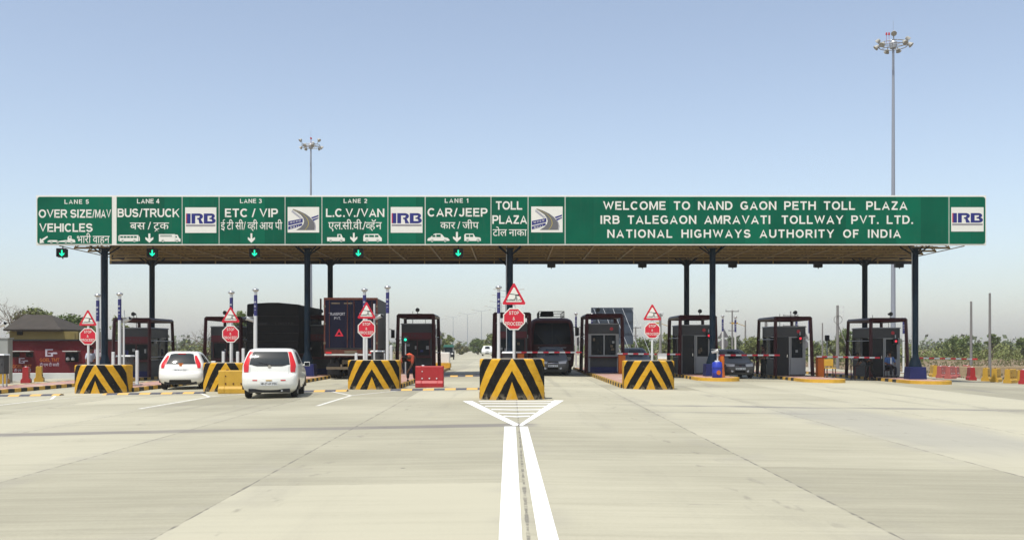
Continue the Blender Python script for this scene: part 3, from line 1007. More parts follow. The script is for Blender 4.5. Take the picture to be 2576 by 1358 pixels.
def logo_road(par, x0, x1, y0, y1):
    mb = MB(); mb.prism([(sx(a), sz_(b)) for a, b in ((x0, y0), (x1, y0), (x1, y1), (x0, y1))], SY - .02, SY - .012); lp = mb.build('logo_plate', SWHITE, par)
    w, h = x1 - x0, y1 - y0
    ux = lambda u: sx(x0 + w * u); uz = lambda v: sz_(y0 + h * v)
    mb = MB()
    def poly(P, m, dy=0.0): mb.add([(ux(a), SY - .024 - dy, uz(c)) for a, c in P], [tuple(range(len(P)))], m)
    poly([(.02, .56), (.48, .45), (.48, .60), (.02, .73)], 0); poly([(.02, .77), (.46, .64), (.46, .72), (.30, .80), (.02, .89)], 0)
    poly([(.74, .41), (.98, .31), (.98, .37), (.78, .46)], 0); poly([(.78, .49), (.98, .41), (.98, .45), (.82, .55)], 0)
    Lc = [(.15, .10), (.28, .19), (.42, .31), (.50, .44), (.525, .56), (.50, .68), (.42, .79), (.27, .905)]
    Rc = [(.19, .08), (.38, .16), (.58, .28), (.71, .40), (.79, .52), (.85, .64), (.87, .76), (.85, .905)]
    for i in range(7): poly([Lc[i], Rc[i], Rc[i + 1], Lc[i + 1]], 1, .002)
    for i in range(7):
        m0 = [(Lc[j][0] * .52 + Rc[j][0] * .48, (Lc[j][1] + Rc[j][1]) / 2) for j in (i, i + 1)]
        poly([(m0[0][0] - .008, m0[0][1]), (m0[0][0] + .008, m0[0][1]), (m0[1][0] + .008, m0[1][1]), (m0[1][0] - .008, m0[1][1])], 2, .004)
        if i > 1:
            e = [(Rc[j][0] + .012, Rc[j][1] + .01) for j in (i, i + 1)]
            if i > 3: poly([(e[0][0], e[0][1]), (e[0][0] + .013, e[0][1]), (e[1][0] + .013, e[1][1]), (e[1][0], e[1][1])], 0, .001)
    for a, b in (((.13, .14), (.44, .44)), ((.12, .18), (.40, .45))):
        poly([(a[0], a[1]), (a[0] + .01, a[1] - .01), (b[0] + .01, b[1] - .01), (b[0], b[1])], 0, .001)
    mb.build('road_emblem', [SBLUE, SGREY if 'emblem_grey' not in MATS else MATS['emblem_grey'], SYEL], lp)
    mb = MB(); add_text(mb, 'NHAI', ux(.09), ux(.36), uz(.745), uz(.815), SY - .03, off=.01)
    # the line leans with its band
    cx_ = ux(.09)
    mb.v = [(x, y, z + (x - cx_) * .23 - .045) for x, y, z in mb.v]; mb.build('lettering', SWHITE, lp)
    mb = MB(); deva(mb, ['भा', ' ', 'रा', ' ', 'रा', ' ', 'प्रा'[0] + 'ा'], ux(.07), ux(.42), uz(.57), uz(.63), SY - .03)
    mb.v = [(x, y, z + (x - cx_) * .21 - .03) for x, y, z in mb.v]; mb.build('hindi_lettering', SWHITE, lp)


mat('emblem_grey', (.13, .13, .135), .5)
CAR_P = [[(.0, .70), (.03, .55), (.14, .44), (.28, .10), (.36, .02), (.55, .02), (.66, .12), (.76, .44), (.92, .52), (1.0, .72), (.99, .84), (.0, .84)]]
p = panel('lane_panel', 94, 281.5, 'green LANE 5 panel for over size vehicles, at the left end', rnd=1)
lettering(p, [('LANE 5', 162.6, 224, 502.3, 513.2), ('OVER SIZE', 97.6, 231.5, 527.2, 548), ('VEHICLES', 99, 233.5, 562.2, 583.5)], (['भा', 'री', ' ', 'वा', 'ह', 'न'], 194, 276, 594.5, 611.2))
mb = MB(); add_text(mb, '/MAV', sx(232.5), sx(279.8), sz_(527.2), sz_(548), TY, off=.006); mb.build('narrow_lettering', SWHITE, p)
mb = MB(); P = [(119, 593.5), (121, 596.5), (108.5, 606), (112, 610.5), (100, 612), (101, 599), (104.5, 602.5)]
mb.add([(sx(a), TY, sz_(b)) for a, b in P], [tuple(range(7))]); mb.build('arrow', SWHITE, p)
picto(p, 120, 190, 593.5, 613, [[(0, .68), (.06, .55), (.33, .55), (.38, .68), (.62, .55), (.72, .55), (.74, .80), (0, .80)], [(.72, .2), (.76, .0), (.86, .0), (.86, .38), (.98, .5), (1.0, .85), (.72, .85)]], [(.14, .17), (.36, .17), (.66, .17), (.86, .17)], [(.77, .10, .83, .28)])
p = panel('lane_panel', 293.5, 457.3, 'green LANE 4 panel for bus and truck')
lettering(p, [('LANE 4', 345, 401.5, 500.7, 512), ('BUS/TRUCK', 296, 451.5, 525, 546.5)], (['ब', 'स', ' ', '/', ' ', ('ra', 'ट'), 'क'], 327.4, 425.4, 561, 577))
picto(p, 298, 352, 590.3, 610, [[(.05, .05), (.93, .05), (.93, .86), (.05, .86)], [(.0, .15), (.03, .15), (.03, .8), (.0, .8)], [(.95, .1), (1, .4), (1, .82), (.95, .82)]], [(.2, .18), (.75, .18)], [(.09, .2, .22, .42), (.25, .2, .38, .42), (.41, .2, .54, .42), (.57, .2, .70, .42), (.73, .2, .86, .42)])
down_arrow(p, 366, 386, 587.6, 611); picto(p, 400, 454.6, 588, 610, [[(0, .05), (.74, .05), (.74, .9), (0, .9)], [(.75, .1), (.86, .12), (.93, .5), (1, .6), (1, .9), (.75, .9)]], [(.18, .17), (.84, .17)], [(.06, .17, .6, .24), (.06, .3, .6, .34), (.77, .28, .83, .46)])
p = panel('logo_panel', 459, 550.3); logo_irb(p, 466, 544.5, 522, 586)
p = panel('lane_panel', 552, 716.3, 'green LANE 3 panel for ETC and VIP')
lettering(p, [('LANE 3', 604, 659, 500.7, 511.3), ('ETC / VIP', 566, 699.5, 525, 546.5)], (['ई', ' ', 'टी', ' ', 'सी', '/', ' ', ('half', 'व'), 'ही', ' ', 'आ', 'य', ' ', 'पी'], 555.6, 710.3, 560.5, 577.5))
down_arrow(p, 623.7, 641.5, 587, 611)
p = panel('logo_panel', 718, 809); logo_road(p, 723.8, 803, 521, 585)
p = panel('lane_panel', 810.7, 975, 'green LANE 2 panel for light vehicles and vans')
lettering(p, [('LANE 2', 864.6, 924, 500.5, 511), ('L.C.V./VAN', 820, 967, 525, 546)], (['ए', 'ल', '.', 'सी', '.', 'वी', '.', '/', ('half', 'व'), 'हॅ', 'न'], 826, 960.5, 560, 577))
picto(p, 823, 867.6, 588, 609.5, [[(0, .42), (.58, .42), (.58, .05), (.80, .05), (.88, .45), (1, .52), (1, .88), (0, .88)]], [(.2, .17), (.8, .17)], [(.64, .14, .76, .40)])
down_arrow(p, 881.3, 899, 586, 609.5); picto(p, 914, 960.5, 588, 609.5, [[(.05, .05), (.8, .02), (.93, .35), (1, .5), (1, .88), (0, .88), (0, .3)]], [(.2, .18), (.78, .18)], [(.1, .16, .28, .40), (.32, .16, .58, .40), (.63, .16, .82, .40)])
p = panel('logo_panel', 976.7, 1068.5); logo_irb(p, 983, 1063, 521, 585.6)
p = panel('lane_panel', 1070.5, 1234.3, 'green LANE 1 panel for car and jeep')
lettering(p, [('LANE 1', 1119, 1179, 499.6, 510.5), ('CAR/JEEP', 1075.4, 1226.4, 523.7, 545)], (['का', 'र', ' ', '/', ' ', 'जी', 'प'], 1107.7, 1204.4, 560, 575.4))
picto(p, 1075.4, 1131, 587, 609.5, CAR_P, [(.21, .17), (.80, .17)], [(.22, .18, .36, .42), (.40, .14, .60, .42)])
down_arrow(p, 1139.6, 1159.4, 583.5, 609); picto(p, 1168, 1209.5, 587, 609, [[(0, .2), (.06, .04), (.55, .04), (.66, .42), (.95, .48), (1, .60), (1, .88), (0, .88)]], [(.2, .19), (.84, .19)], [(.1, .16, .3, .42), (.34, .16, .54, .42)])
p = panel('toll_plaza_panel', 1236, 1327.5)
lettering(p, [('TOLL', 1247, 1314, 506.6, 527.7), ('PLAZA', 1238.5, 1326.2, 541.8, 563.3)], (['टो', 'ल', ' ', 'ना', 'का'], 1239.6, 1325.3, 578, 593.6))
p = panel('logo_panel', 1329.3, 1420.5); logo_road(p, 1336.3, 1415.4, 519.8, 584.6)
p = panel('welcome_panel', 1422.5, 2386.3)
lettering(p, [('WELCOME  TO  NAND  GAON  PETH  TOLL   PLAZA', 1517.1, 2282.4, 506.7, 528.2), ('IRB  TALEGAON  AMRAVATI   TOLLWAY  PVT.  LTD.', 1510.4, 2297, 542.2, 563.5), ('NATIONAL  HIGHWAYS  AUTHORITY  OF  INDIA', 1527.6, 2266, 577.5, 598.3)])
p = panel('logo_panel', 2388, 2478.5, rnd=2); logo_irb(p, 2392.5, 2474, 521.6, 582.5)

# ------------------------------------------------------------------ canopy: roof, space frame, rear fascia, columns
can = thing('toll_canopy', 'wide flat steel canopy on teal columns across all toll lanes', 'canopy')
mb = MB(); mb.box(-22.2, 22.2, SY + .3, 57.2, 7.42, 7.50)
for i in range(30):
    yy = SY + .45 + i * .29; mb.box(-22.2, 22.2, yy, yy + .10, 7.38, 7.417)
mb.build('roof_deck', ROOF, can)
mb = MB(); ZB, ZT = 6.52, 7.28
yb = [48.85, 50.5, 52.15, 53.8, 55.45, 57.1]
xsn = [-22 + 2 * i for i in range(23)]
for yy in yb: mb.box(-22, 22, yy - .045, yy + .045, ZB - .045, ZB + .045)
for xx in xsn: mb.box(xx - .03, xx + .03, 48.9, 57.1, ZB - .08, ZB - .048)
ym = [(a + b) / 2 for a, b in zip(yb, yb[1:])]
for yy in ym: mb.box(-21, 21, yy - .04, yy + .04, ZT - .04, ZT + .04)
for j, yy in enumerate(ym):
    for i in range(22):
        tx = xsn[i] + 1
        for cx_, cy_ in ((xsn[i], yb[j]), (xsn[i + 1], yb[j]), (xsn[i], yb[j + 1]), (xsn[i + 1], yb[j + 1])):
            mb.tube((cx_, cy_, ZB), (tx, yy, ZT), .026, .026, 4, caps=False)
for yy in (49.4, 50.0, 51.0, 51.6, 52.7, 53.2, 54.3, 54.9, 56.0, 56.6):
    mb.box(-21.6, 21.6, yy - .03, yy + .03, ZB + .06, ZB + .12)
mb.build('space_frame', TRUSS, can)
mb = MB(); mb.box(-23, 23, 57.42, 57.5, 6.27, 8.6); fo = mb.build('rear_fascia', FASC, can)
mb = MB()
for i in range(24): mb.box(-22.9 + i * 1.99 - .03, -22.9 + i * 1.99 + .03, 57.35, 57.415, 6.29, 8.58)
for k in range(5): mb.box(-22.95, 22.95, 57.29, 57.345, 6.45 + .5 * k, 6.52 + .5 * k)
mb.build('fascia_frame', TRUSS, fo)
for yy, ty, front in ((49.6, ZB, 1), (56.4, ZB, 0)):
    for k in range(5):
        xx = -20.1 + 10 * k - (0 if front else .1)
        z0 = ztop(xx)
        mb = MB(); mb.tube((xx, yy, z0 + .55), (xx, yy, ty - .16), .15, .15, 20)
        mb.lathe([(.32, z0 + .55), (.30, z0 + .70), (.19, z0 + 1.05), (.152, z0 + 1.2)], xx, yy, 20)
        for a in range(4):
            mb.tube((xx, yy, ty - .5), (xx + .55 * (1 if a & 1 else -1), yy + .5 * (1 if a & 2 else -1), ty), .035, .035, 5)
        mb.box(xx - .2, xx + .2, yy - .2, yy + .2, ty - .16, ty - .11)
        for zz in (1.9, 2.9):
            mb.tube((xx, yy, zz), (xx, yy, zz + .03), .157, .157, 20)
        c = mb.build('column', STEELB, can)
        mb = MB(); mb.box(xx - .42, xx + .42, yy - .42, yy + .42, z0, z0 + .6, 0, .92, .92); mb.build('plinth', PLINTH, c, bevel=.02)
        if yy < 50 and k in (0, 2, 4):
            mb = MB(); mb.tube((xx - .17, yy - .03, .9), (xx - .17, yy - .03, ZB), .022, .022, 6); mb.build('conduit', GALV, c)


def lane_signal(px, y, py, label, group, lit):
    xx = X(px, y); zz = Zp(py, y); s = 1 if lit else -1
    t = thing('lane_signal', label, 'lane signal', (xx, y, zz), 0 if lit else math.pi, group)
    mb = MB(); mb.box(-.20, .20, -.06, .12, -.20, .20); mb.box(-.22, .22, -.2, .0, .20, .225); mb.box(-.235, -.205, -.16, .1, -.18, .2); mb.box(.205, .235, -.16, .1, -.18, .2)
    mb.tube((0, .04, -.2), (0, .04, -.27), .03); mb.build('housing', BLACK, t)
    mb = MB(); mb.tube((0, .05, .22), (0, .05, (ZB - .05 if lit else 6.3) - zz), .025); mb.build('hanger', BLACK, t)
    P = [(-.032, .15), (.032, .15), (.032, -.04), (.12, .02), (.12, -.045), (0, -.15), (-.12, -.045), (-.12, .02), (-.032, -.04)]
    mb = MB(); mb.flat(P, -.064); mb.build('arrow', LEDG if lit else BLACK, t)
    return t


for px, nm in ((157, 'LANE 5'), (384, 'LANE 4'), (641, 'LANE 3'), (902, 'LANE 2'), (1153, 'LANE 1')):
    lane_signal(px, 49.0, 637, 'black box with lit green down arrow hanging below the %s panel' % nm, 'lit lane arrow signals', True)
for px, nm in ((1387, 'above the red bus'), (1616, 'above the dark car'), (1843, 'above the silver hatchback'), (2058, 'above the island with the orange chair'), (2262, 'beside the rightmost column')):
    lane_signal(px, 57.7, 664.5, 'dark lane signal back under the rear fascia ' + nm, 'lane signals seen from behind', False)

# ------------------------------------------------------------------ toll booths and their guard frames
def booth(xc, y, label, open_door=False, stripe=True, facing=1):
    t = thing('toll_booth', label, 'toll booth', (xc, y, ztop(xc)), 0, 'toll booths')
    w, d, h = .76, 1.3, 2.55
    wall = MB()
    for sgn in (-1, 1):
        wall.box(sgn * w - .03, sgn * w + .03, -d, d, 0, .85)
    wall.box(-w + .031, w - .031, -d, -d + .06, 0, .85); wall.box(-w + .031, w - .031, d - .06, d, 0, .85)
    for a, b in ((-w, -d), (w, -d), (-w, d), (w, d), (-w, 0), (w, 0)):
        wall.box(a - .045, a + .045, b - .045, b + .045, .852, 2.05)
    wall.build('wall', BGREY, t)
    cp_ = MB()
    for a in (-w, w): cp_.box(a - .05, a + .05, -d - .052, -d - .046, .05, 2.05)
    cp_.build('corner_trim', BWHITE if not stripe else BGREY, t)
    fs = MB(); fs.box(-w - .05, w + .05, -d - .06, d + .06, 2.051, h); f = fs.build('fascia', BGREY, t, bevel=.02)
    rf = MB(); rf.box(-w - .09, w + .09, -d - .1, d + .1, h + .001, h + .06, 0, .96, .97); rf_o = rf.build('roof', BWHITE, t)
    if stripe:
        st = MB(); st.box(-w - .02, w + .02, -d - .075, -d - .061, 1.78, 2.12); st.build('maroon_band', DMAROON, t)
        l = MB(); add_text(l, 'TOLL', -.3, .3, 2.02, 1.90, -d - .08, wt=.16); l.build('lettering', BGREY, f)
    else:
        c = MB(); c.tube((.42, -d - .065, 2.32), (.42, -d - .085, 2.32), .09, .09, 16); c.build('round_emblem', SRED, f)
    wf = MB(); z0, z1 = .86, (1.77 if stripe else 2.05)
    wf.box(-w + .05, w - .05, -d - .05, -d - .01, z0, z0 + .07); wf.box(-w + .05, w - .05, -d - .05, -d - .01, z1 - .06, z1)
    for a in (-w + .05, 0, w - .11): wf.box(a, a + .06, -d - .049, -d - .011, z0 + .071, z1 - .061)
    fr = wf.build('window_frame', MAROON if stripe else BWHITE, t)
    gl = MB(); gl.box(-w + .05, w - .05, -d + .002, -d + .008, z0 + .02, z1); gl.build('window_pane', GLASS, fr)
    for sgn in (-1, 1):
        sf = MB(); a = sgn * w
        sf.box(a - .02, a + .02, -d + .05, d - .05, .86, .92); sf.box(a - .02, a + .02, -.05, .05, .921, 2.04)
        q_ = sf.build('window_frame', BWHITE, t)
        gs = MB(); gs.box(a - .004, a + .004, -d + .05, d - .05, .93, 2.04) if not (open_door and sgn == -1) else gs.box(a - .004, a + .004, .06, d - .05, .93, 2.04)
        gs.build('window_pane', GLASS, q_)
    bw = MB(); bw.box(-w + .05, w - .05, d - .008, d - .002, .87, 2.04); bw.build('rear_pane', GLASS, t)
    rb = random.Random(int(xc * 10) + 500)
    for k in range(4 if not open_door else 2):
        nx = rb.uniform(.08, w - .2) if open_door else rb.uniform(-w + .12, w - .25); nz = rb.uniform(.98, z1 - .35); a_, b_ = rb.uniform(.08, .17), rb.uniform(.10, .22)
        nt_ = MB(); nt_.box(nx, nx + a_, -d - .012, -d - .001, nz, nz + b_); nt_.build('notice', rb.choice([BWHITE, BWHITE, SBLUE, DUSTY]), fr)
    ac = MB(); ac.box(-.28, .22, d + .001, d + .26, 1.2, 1.62); ac.box(w + .035, w + .10, -.9, -.55, 1.75, 1.95); ac.build('cooler', BWHITE, t, bevel=.02)
    cb_ = MB(); pathtubes(cb_, [(w * .55, -d * .6, h + .06), (w * .55, -d * .6, h + .32), (w * .9, -d * 1.2, h + .42)], .012, 5); cb_.tube((-w * .4, -d * .3, h + .06), (-w * .4, -d * .3, h + .75), .018, .012, 5); cb_.build('cable', BLACK, rf_o)
    if open_door:
        dr = MB(); dr.box(-w - .02, -.10, -d - .075, -d - .052, .02, 2.04); dd = dr.build('door', BLACK, t)
        hh = MB(); hh.box(-.2, -.16, -d - .11, -d - .076, .95, 1.1); hh.build('handle', CHROME, dd)
        dj = MB()
        dj.box(-w - .04, -w + .02, -d - .10, -d - .053, .02, 2.05); dj.box(-.09, -.03, -d - .10, -d - .053, .02, 2.05); dj.build('door_frame', BWHITE, t)
        kp = MB(); kp.box(0, w, -d - .07, -d - .052, .05, .86); kp.build('kick_panel', BWHITE, t)
    else:
        sk = MB(); sk.box(-w - .02, w + .02, -d - .045, -d - .031, .0, .30); sk.build('skirting', PLINTH, t)
        cu = MB(); cu.box(-w - .03, w + .03, -d - .25, -d - .051, .80, .845); cu.build('counter', DMAROON, t)
    return t


def guard_frame(xc, y, label):
    z = ztop(xc)
    t = thing('guard_frame', label, 'guard frame', (xc, y, z), 0, 'maroon guard frames around the booths')
    hT = 3.0
    tops = [(-.92, -1.75), (.92, -1.75), (.92, 1.75), (-.92, 1.75)]
    for a, b in tops:
        mb = MB()
        mb.tube((a * 1.06, b * 1.10, 0), (a, b, hT), .10, .088, 4, smooth=False)
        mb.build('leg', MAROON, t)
    mb = MB()
    for (a, b), (c, d) in zip(tops, tops[1:] + tops[:1]):
        mb.tube((a, b, hT), (c, d, hT), .105, .105, 4, smooth=False)
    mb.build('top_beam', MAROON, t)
    mb = MB()
    for sgn in (-1, 1):
        for zz in (1.05, 1.9): mb.tube((sgn * .96, -1.8, zz), (sgn * .96, 1.8, zz), .02, .02, 5)
    mb.build('side_rail', GALV, t)
    return t


BYY = 52.6
for xc in ISL:
    k = ISL.index(xc)
    lab = 'grey booth with maroon band on ' if k < 5 else ('grey booth with red disc and wide window on ' if k == 5 else 'grey booth with red disc and dark doorway on ')
    bx = {-20.0: -19.95, -15.05: -15.15, 5.0: 4.85}.get(xc, xc)
    yb_ = BYY + 2.0
    booth(bx, yb_, lab + WHERE[xc], open_door=k > 5, stripe=k < 5)
    guard_frame(bx, yb_ - .1, 'maroon steel guard frame round the booth on ' + WHERE[xc])
    # loudspeaker / camera on the frame
    zt = ztop(bx) + 3.08
    t = thing('horn_speaker', 'horn loudspeaker on the booth frame on ' + WHERE[xc], 'loudspeaker', (bx + (.1 if k != 5 else -.35), yb_ - 1.85, zt), 0, 'horn speakers on the guard frames')
    mb = MB(); mb.tube((0, 0, -.02), (0, 0, .16), .018); mb.tube((0, 0, .02), (.22, .02, .02), .014); mb.build('bracket', BLACK, t)
    mb = MB(); mb.tube((0, .1, .22), (0, -.10, .22), .035, .11, 12); mb.tube((0, .1, .22), (0, .2, .22), .06, .06, 10); mb.build('horn', BLACK, t)

# booth signal heads
def signal_head(xc, y, z, lit, label, foot=None):
    t = thing('booth_signal', label, 'signal light', (xc, y, z), 0, 'signal lights at the booths')
    mb = MB(); mb.box(-.12, .12, -.05, .1, -.16, .16); mb.build('housing', BLACK, t, bevel=.02)
    mb = MB(); mb.tube((0, -.055, 0), (0, -.06, 0), .062, .062, 16); mb.build('lens', lit, t)
    mb = MB(); mb.tube((0, .03, .161), (0, .03, .34), .03) if foot is None else mb.tube((0, .03, -.161), (0, .03, foot - z), .035); mb.build('bracket', GALV, t)
    return t


def at(px, py, y): return X(px, y), y, Zp(py, y)


sgx, sgy, sgz = at(1020, 854, 49.4)
signal_head(sgx, sgy, sgz, LEDG, 'lit green signal light before the booth between LANE 2 and LANE 1', foot=ztop(sgx))
for px, py, nm in ((1783, 844, 'the booth behind the blue drum'), (2013, 851, 'the booth by the standing woman'), (2253, 858, 'the booth with the seated man')):
    a, b, c = at(px, py, 53.1); signal_head(a, b, c, LEDR, 'lit red signal light on the front of ' + nm)
a, b, c = at(2081, 850, 57)
t = signal_head(a, b, c, BLACK, 'dark unlit signal box on a post right of the orange chair', foot=ztop(14.75))

# ------------------------------------------------------------------ light curtain poles, cameras, cabinets, bollards
def curtain_pole(px, pt, y, label, xw=None):
    xx = X(px, y); z0 = ztop(xx); top = Zp(pt, y) - z0
    t = thing('detector_pole', label, 'pole', (xx, y, z0), 0, 'white vehicle detector poles')
    mb = MB(); mb.tube((0, 0, 0), (0, 0, top - .05), .062, .062, 14); mb.box(-.16, .16, -.16, .16, 0, .02)
    for a, b in ((-.12, -.12), (.12, -.12), (.12, .12), (-.12, .12)): mb.tube((a, b, .02), (a, b, .06), .015, .015, 6)
    mb.build('shaft', PWHITE, t)
    mb = MB(); mb.lathe([(.06, top - .10), (.12, top - .05), (.125, top), (.05, top + .03), (.02, top + .045)], 0, 0, 14); mb.build('cap', CHROME if 'cap_steel' not in MATS else MATS['cap_steel'], t)
    mb = MB(); mb.tube((0, 0, top - 1.02), (0, 0, top - .22), .066, .066, 14, caps=False); lb = mb.build('blue_label', LABELB, t)
    mb = MB()
    # the letters climb the label
    l = MB(); add_text(l, 'IRB', 0, .34, .07, 0, 0, wt=.17)
    mb.add([(-z_ + .035, -.072 + dy * .3, x_ + top - .8) for x_, dy, z_ in l.v], l.f); mb.build('lettering', PWHITE, lb)


mat('cap_steel', (.5, .5, .5), .3, metal=.8)
CPY = 38.6
for px, pt, nm in ((246, 741, 'white detector pole beside the chevron block and column below LANE 4'), (301, 738, 'white detector pole left of the first white hatchback'),
                   (582, 734, 'white detector pole behind the sign post before LANE 3'), (643, 727.5, 'white detector pole in front of the black truck'),
                   (917, 727.5, 'white detector pole behind the sign post before LANE 2'), (975, 721, 'white detector pole at right edge of the blue truck'),
                   (1254.5, 721, 'white detector pole left of the central sign post')):
    curtain_pole(px, pt, CPY, nm)
for px, pt, nm in ((1449, 788, 'beyond the red bus, left of the hoarding'), (1489, 789, 'behind the left edge of the hoarding'), (1818, 794, 'behind the teal column by the blue drum'), (1850, 796, 'above the silver hatchback'),
                   (2004, 797, 'behind the booth frame by the standing woman, left one'), (2036, 798, 'at right corner of the frame by the standing woman'), (2273, 799, 'behind the rightmost booth frame')):
    curtain_pole(px, pt, 66.0 if px < 2000 else 64.5, 'far white detector pole ' + nm)


def bullet_camera(px, py, y, ppx, ptop, label, lean=1):
    xx = X(ppx, y); z0 = ztop(xx)
    t = thing('camera_post', label, 'camera', (xx, y, z0), 0, 'bullet cameras on thin posts')
    top = Zp(ptop, y) - z0
    mb = MB(); mb.tube((0, 0, 0), (0, 0, top), .038, .038, 10); mb.box(-.1, .1, -.1, .1, 0, .015); mb.build('post', PWHITE, t)
    cx_, cz_ = X(px, y) - xx, Zp(py, y) - z0
    mb = MB(); mb.tube((0, 0, cz_ - .12), (cx_, -.05, cz_ - .06), .018); mb.build('bracket', GALV, t)
    mb = MB(); d = Vector((lean * .8, -.5, .28)).normalized(); c = Vector((cx_, -.05, cz_))
    mb.tube(c - d * .17, c + d * .17, .075, .075, 12); mb.tube(c + d * .171, c + d * .185, .06, .06, 12, 1)
    s_ = Vector((0, 0, .075)); mb.box(cx_ - .2, cx_ + .2, -.14, .04, cz_ + .085, cz_ + .095)
    mb.build('camera_body', [PWHITE, BLACK], t)


bullet_camera(321, 804, 39.0, 311.5, 780, 'white bullet camera post beside the grey cabinet, left of the first hatchback')
bullet_camera(8, 816, 39.0, -6, 790, 'white bullet camera at the left edge of the photo before the maroon wall', 1)
bullet_camera(630, 803, 39.2, 640, 790, 'white bullet camera post in front of the black truck', -1)
bullet_camera(952, 797, 39.0, 941.5, 764, 'white bullet camera post in front of the blue truck')
bullet_camera(1799, 883, 47.6, 1805, 880, 'low white camera beside the blue drum', 1)


def cabinet(px, ptop, pbot, wpx, y, label, legs=True):
    s_ = F / y; xx = X(px, y); z0 = ztop(xx)
    t = thing('control_cabinet', label, 'cabinet', (xx, y, z0), 0, 'grey roadside cabinets')
    zt, zb, w = Zp(ptop, y) - z0, Zp(pbot, y) - z0, wpx / s_ / 2
    mb = MB(); mb.box(-w * .86, w * .86, -.2, .2, zb, zt - .06); b_ = mb.build('box', BGREY, t, bevel=.015)
    mb = MB(); mb.box(-w * .7, w * .7, -.212, -.203, zb + .05, zt - .1); d_ = mb.build('door', BGREY, t); 
    mb = MB(); mb.box(w * .5, w * .6, -.225, -.213, (zb + zt) / 2 - .05, (zb + zt) / 2 + .02); mb.build('handle', BLACK, d_)
    mb = MB(); mb.box(-w, w, -.26, .26, zt - .058, zt, 0, .9, .9); mb.build('lid', PWHITE, t, bevel=.01)
    for a in (-1, 1):
        for b in (-1, 1):
            mb = MB(); mb.tube((a * w * .6, b * .15, 0), (a * w * .6, b * .15, zb), .03, .03, 6); mb.build('leg', GALV, t)


cabinet(315.5, 893, 918, 38, 39.6, 'grey cabinet with white lid on legs left of the first hatchback')
cabinet(950, 881, 912, 34, 39.6, 'grey cabinet with white lid behind the block beside the blue truck')
cabinet(2, 890, 940, 34, 40.0, 'grey cabinet at the left edge of the photo')
cabinet(1279, 884, 908, 34, 33.2, 'grey cabinet with white lid behind the central chevron block')


def bollard(px, ptop, y, label):
    xx = X(px, y); z0 = ztop(xx); h = Zp(ptop, y) - z0
    t = thing('sensor_post', label, 'sensor post', (xx, y, z0), 0, 'short white sensor posts')
    mb = MB(); mb.box(-.055, .055, -.06, .06, .02, h); mb.build('casing', PWHITE, t, bevel=.02)
    mb = MB(); mb.box(-.17, .17, -.17, .17, 0, .03); mb.build('base_plate', GALV, t)


for px, pt, nm in ((285, 885, 'left of the grey cabinet by the first column'), (345, 881, 'just left of the first white hatchback'), (562, 884, 'left of the STOP post before LANE 3'), (598, 884, 'right of the STOP post before LANE 3'),
                   (896, 888, 'left of the STOP post before LANE 2'), (965, 888, 'behind the block, right of the cabinet by the blue truck'), (984, 868, 'beside the guard frame left of the green signal'), (612, 876, 'behind the roof of the nearest hatchback')):
    bollard(px, pt, 40.5, 'short white sensor post ' + nm)

# ------------------------------------------------------------------ boom barriers
def boom(px, y, reach, label, tilt=0.0):
    xx = X(px, y); z0 = ztop(xx)
    t = thing('boom_barrier', label, 'boom barrier', (xx, y, z0), 0, 'boom barriers across the right lanes')
    mb = MB(); mb.box(-.17, .17, -.2, .2, 0, .96); h_ = mb.build('housing', ORANGE, t, bevel=.02)
    mb = MB(); mb.box(-.185, .185, -.215, .215, .961, 1.0); mb.build('lid', JRED, h_)
    mb = MB(); mb.box(-.12, .12, -.208, -.202, .15, .8); mb.build('door', ORANGE, h_)
    L = reach / (F / y)
    mb = MB(); n = 12
    for i in range(n):
        a, b = -.25 + (L + .25) * i / n, -.25 + (L + .25) * (i + 1) / n
        mb.box(a, b, -.27, -.225, .99 + tilt * a, 1.065 + tilt * a, 1 if i % 2 else 0)
    mb.build('boom_arm', [PWHITE, SIGNR], t)


boom(1310, 51.3, 152, 'orange housed red and white boom lowered across the bus lane')
boom(1564, 51.3, 146, 'red and white boom lowered across the lane of the dark car', -.01)
boom(1806, 51.3, 152, 'red and white boom lowered in front of the silver hatchback')
boom(2063, 51.3, 146, 'red and white boom beside the orange chair, lowered before the leaning man', -.02)
boom(2303, 52.0, 150, 'red and white boom reaching right from the rightmost column', -.02)

# orange chair beside the fourth boom
t = thing('plastic_chair', 'small orange chair on the island beside the fourth boom housing', 'chair', (X(2088, 49.8), 49.8, ztop(14.75)))
for a, b in ((-.2, -.2), (.2, -.2), (-.2, .2), (.2, .2)):
    mb = MB(); mb.tube((a * 1.1, b * 1.1, 0), (a, b, .44), .03, .025, 6); mb.build('leg', RUST, t)
mb = MB(); mb.box(-.24, .24, -.24, .24, .44, .48); mb.build('seat', JYEL, t, bevel=.02)
mb = MB(); mb.box(-.23, .23, .2, .25, .55, .90); mb.box(-.22, -.18, .2, .24, .481, .55); mb.box(.18, .22, .2, .24, .481, .55); mb.build('backrest', JYEL, t, bevel=.02)

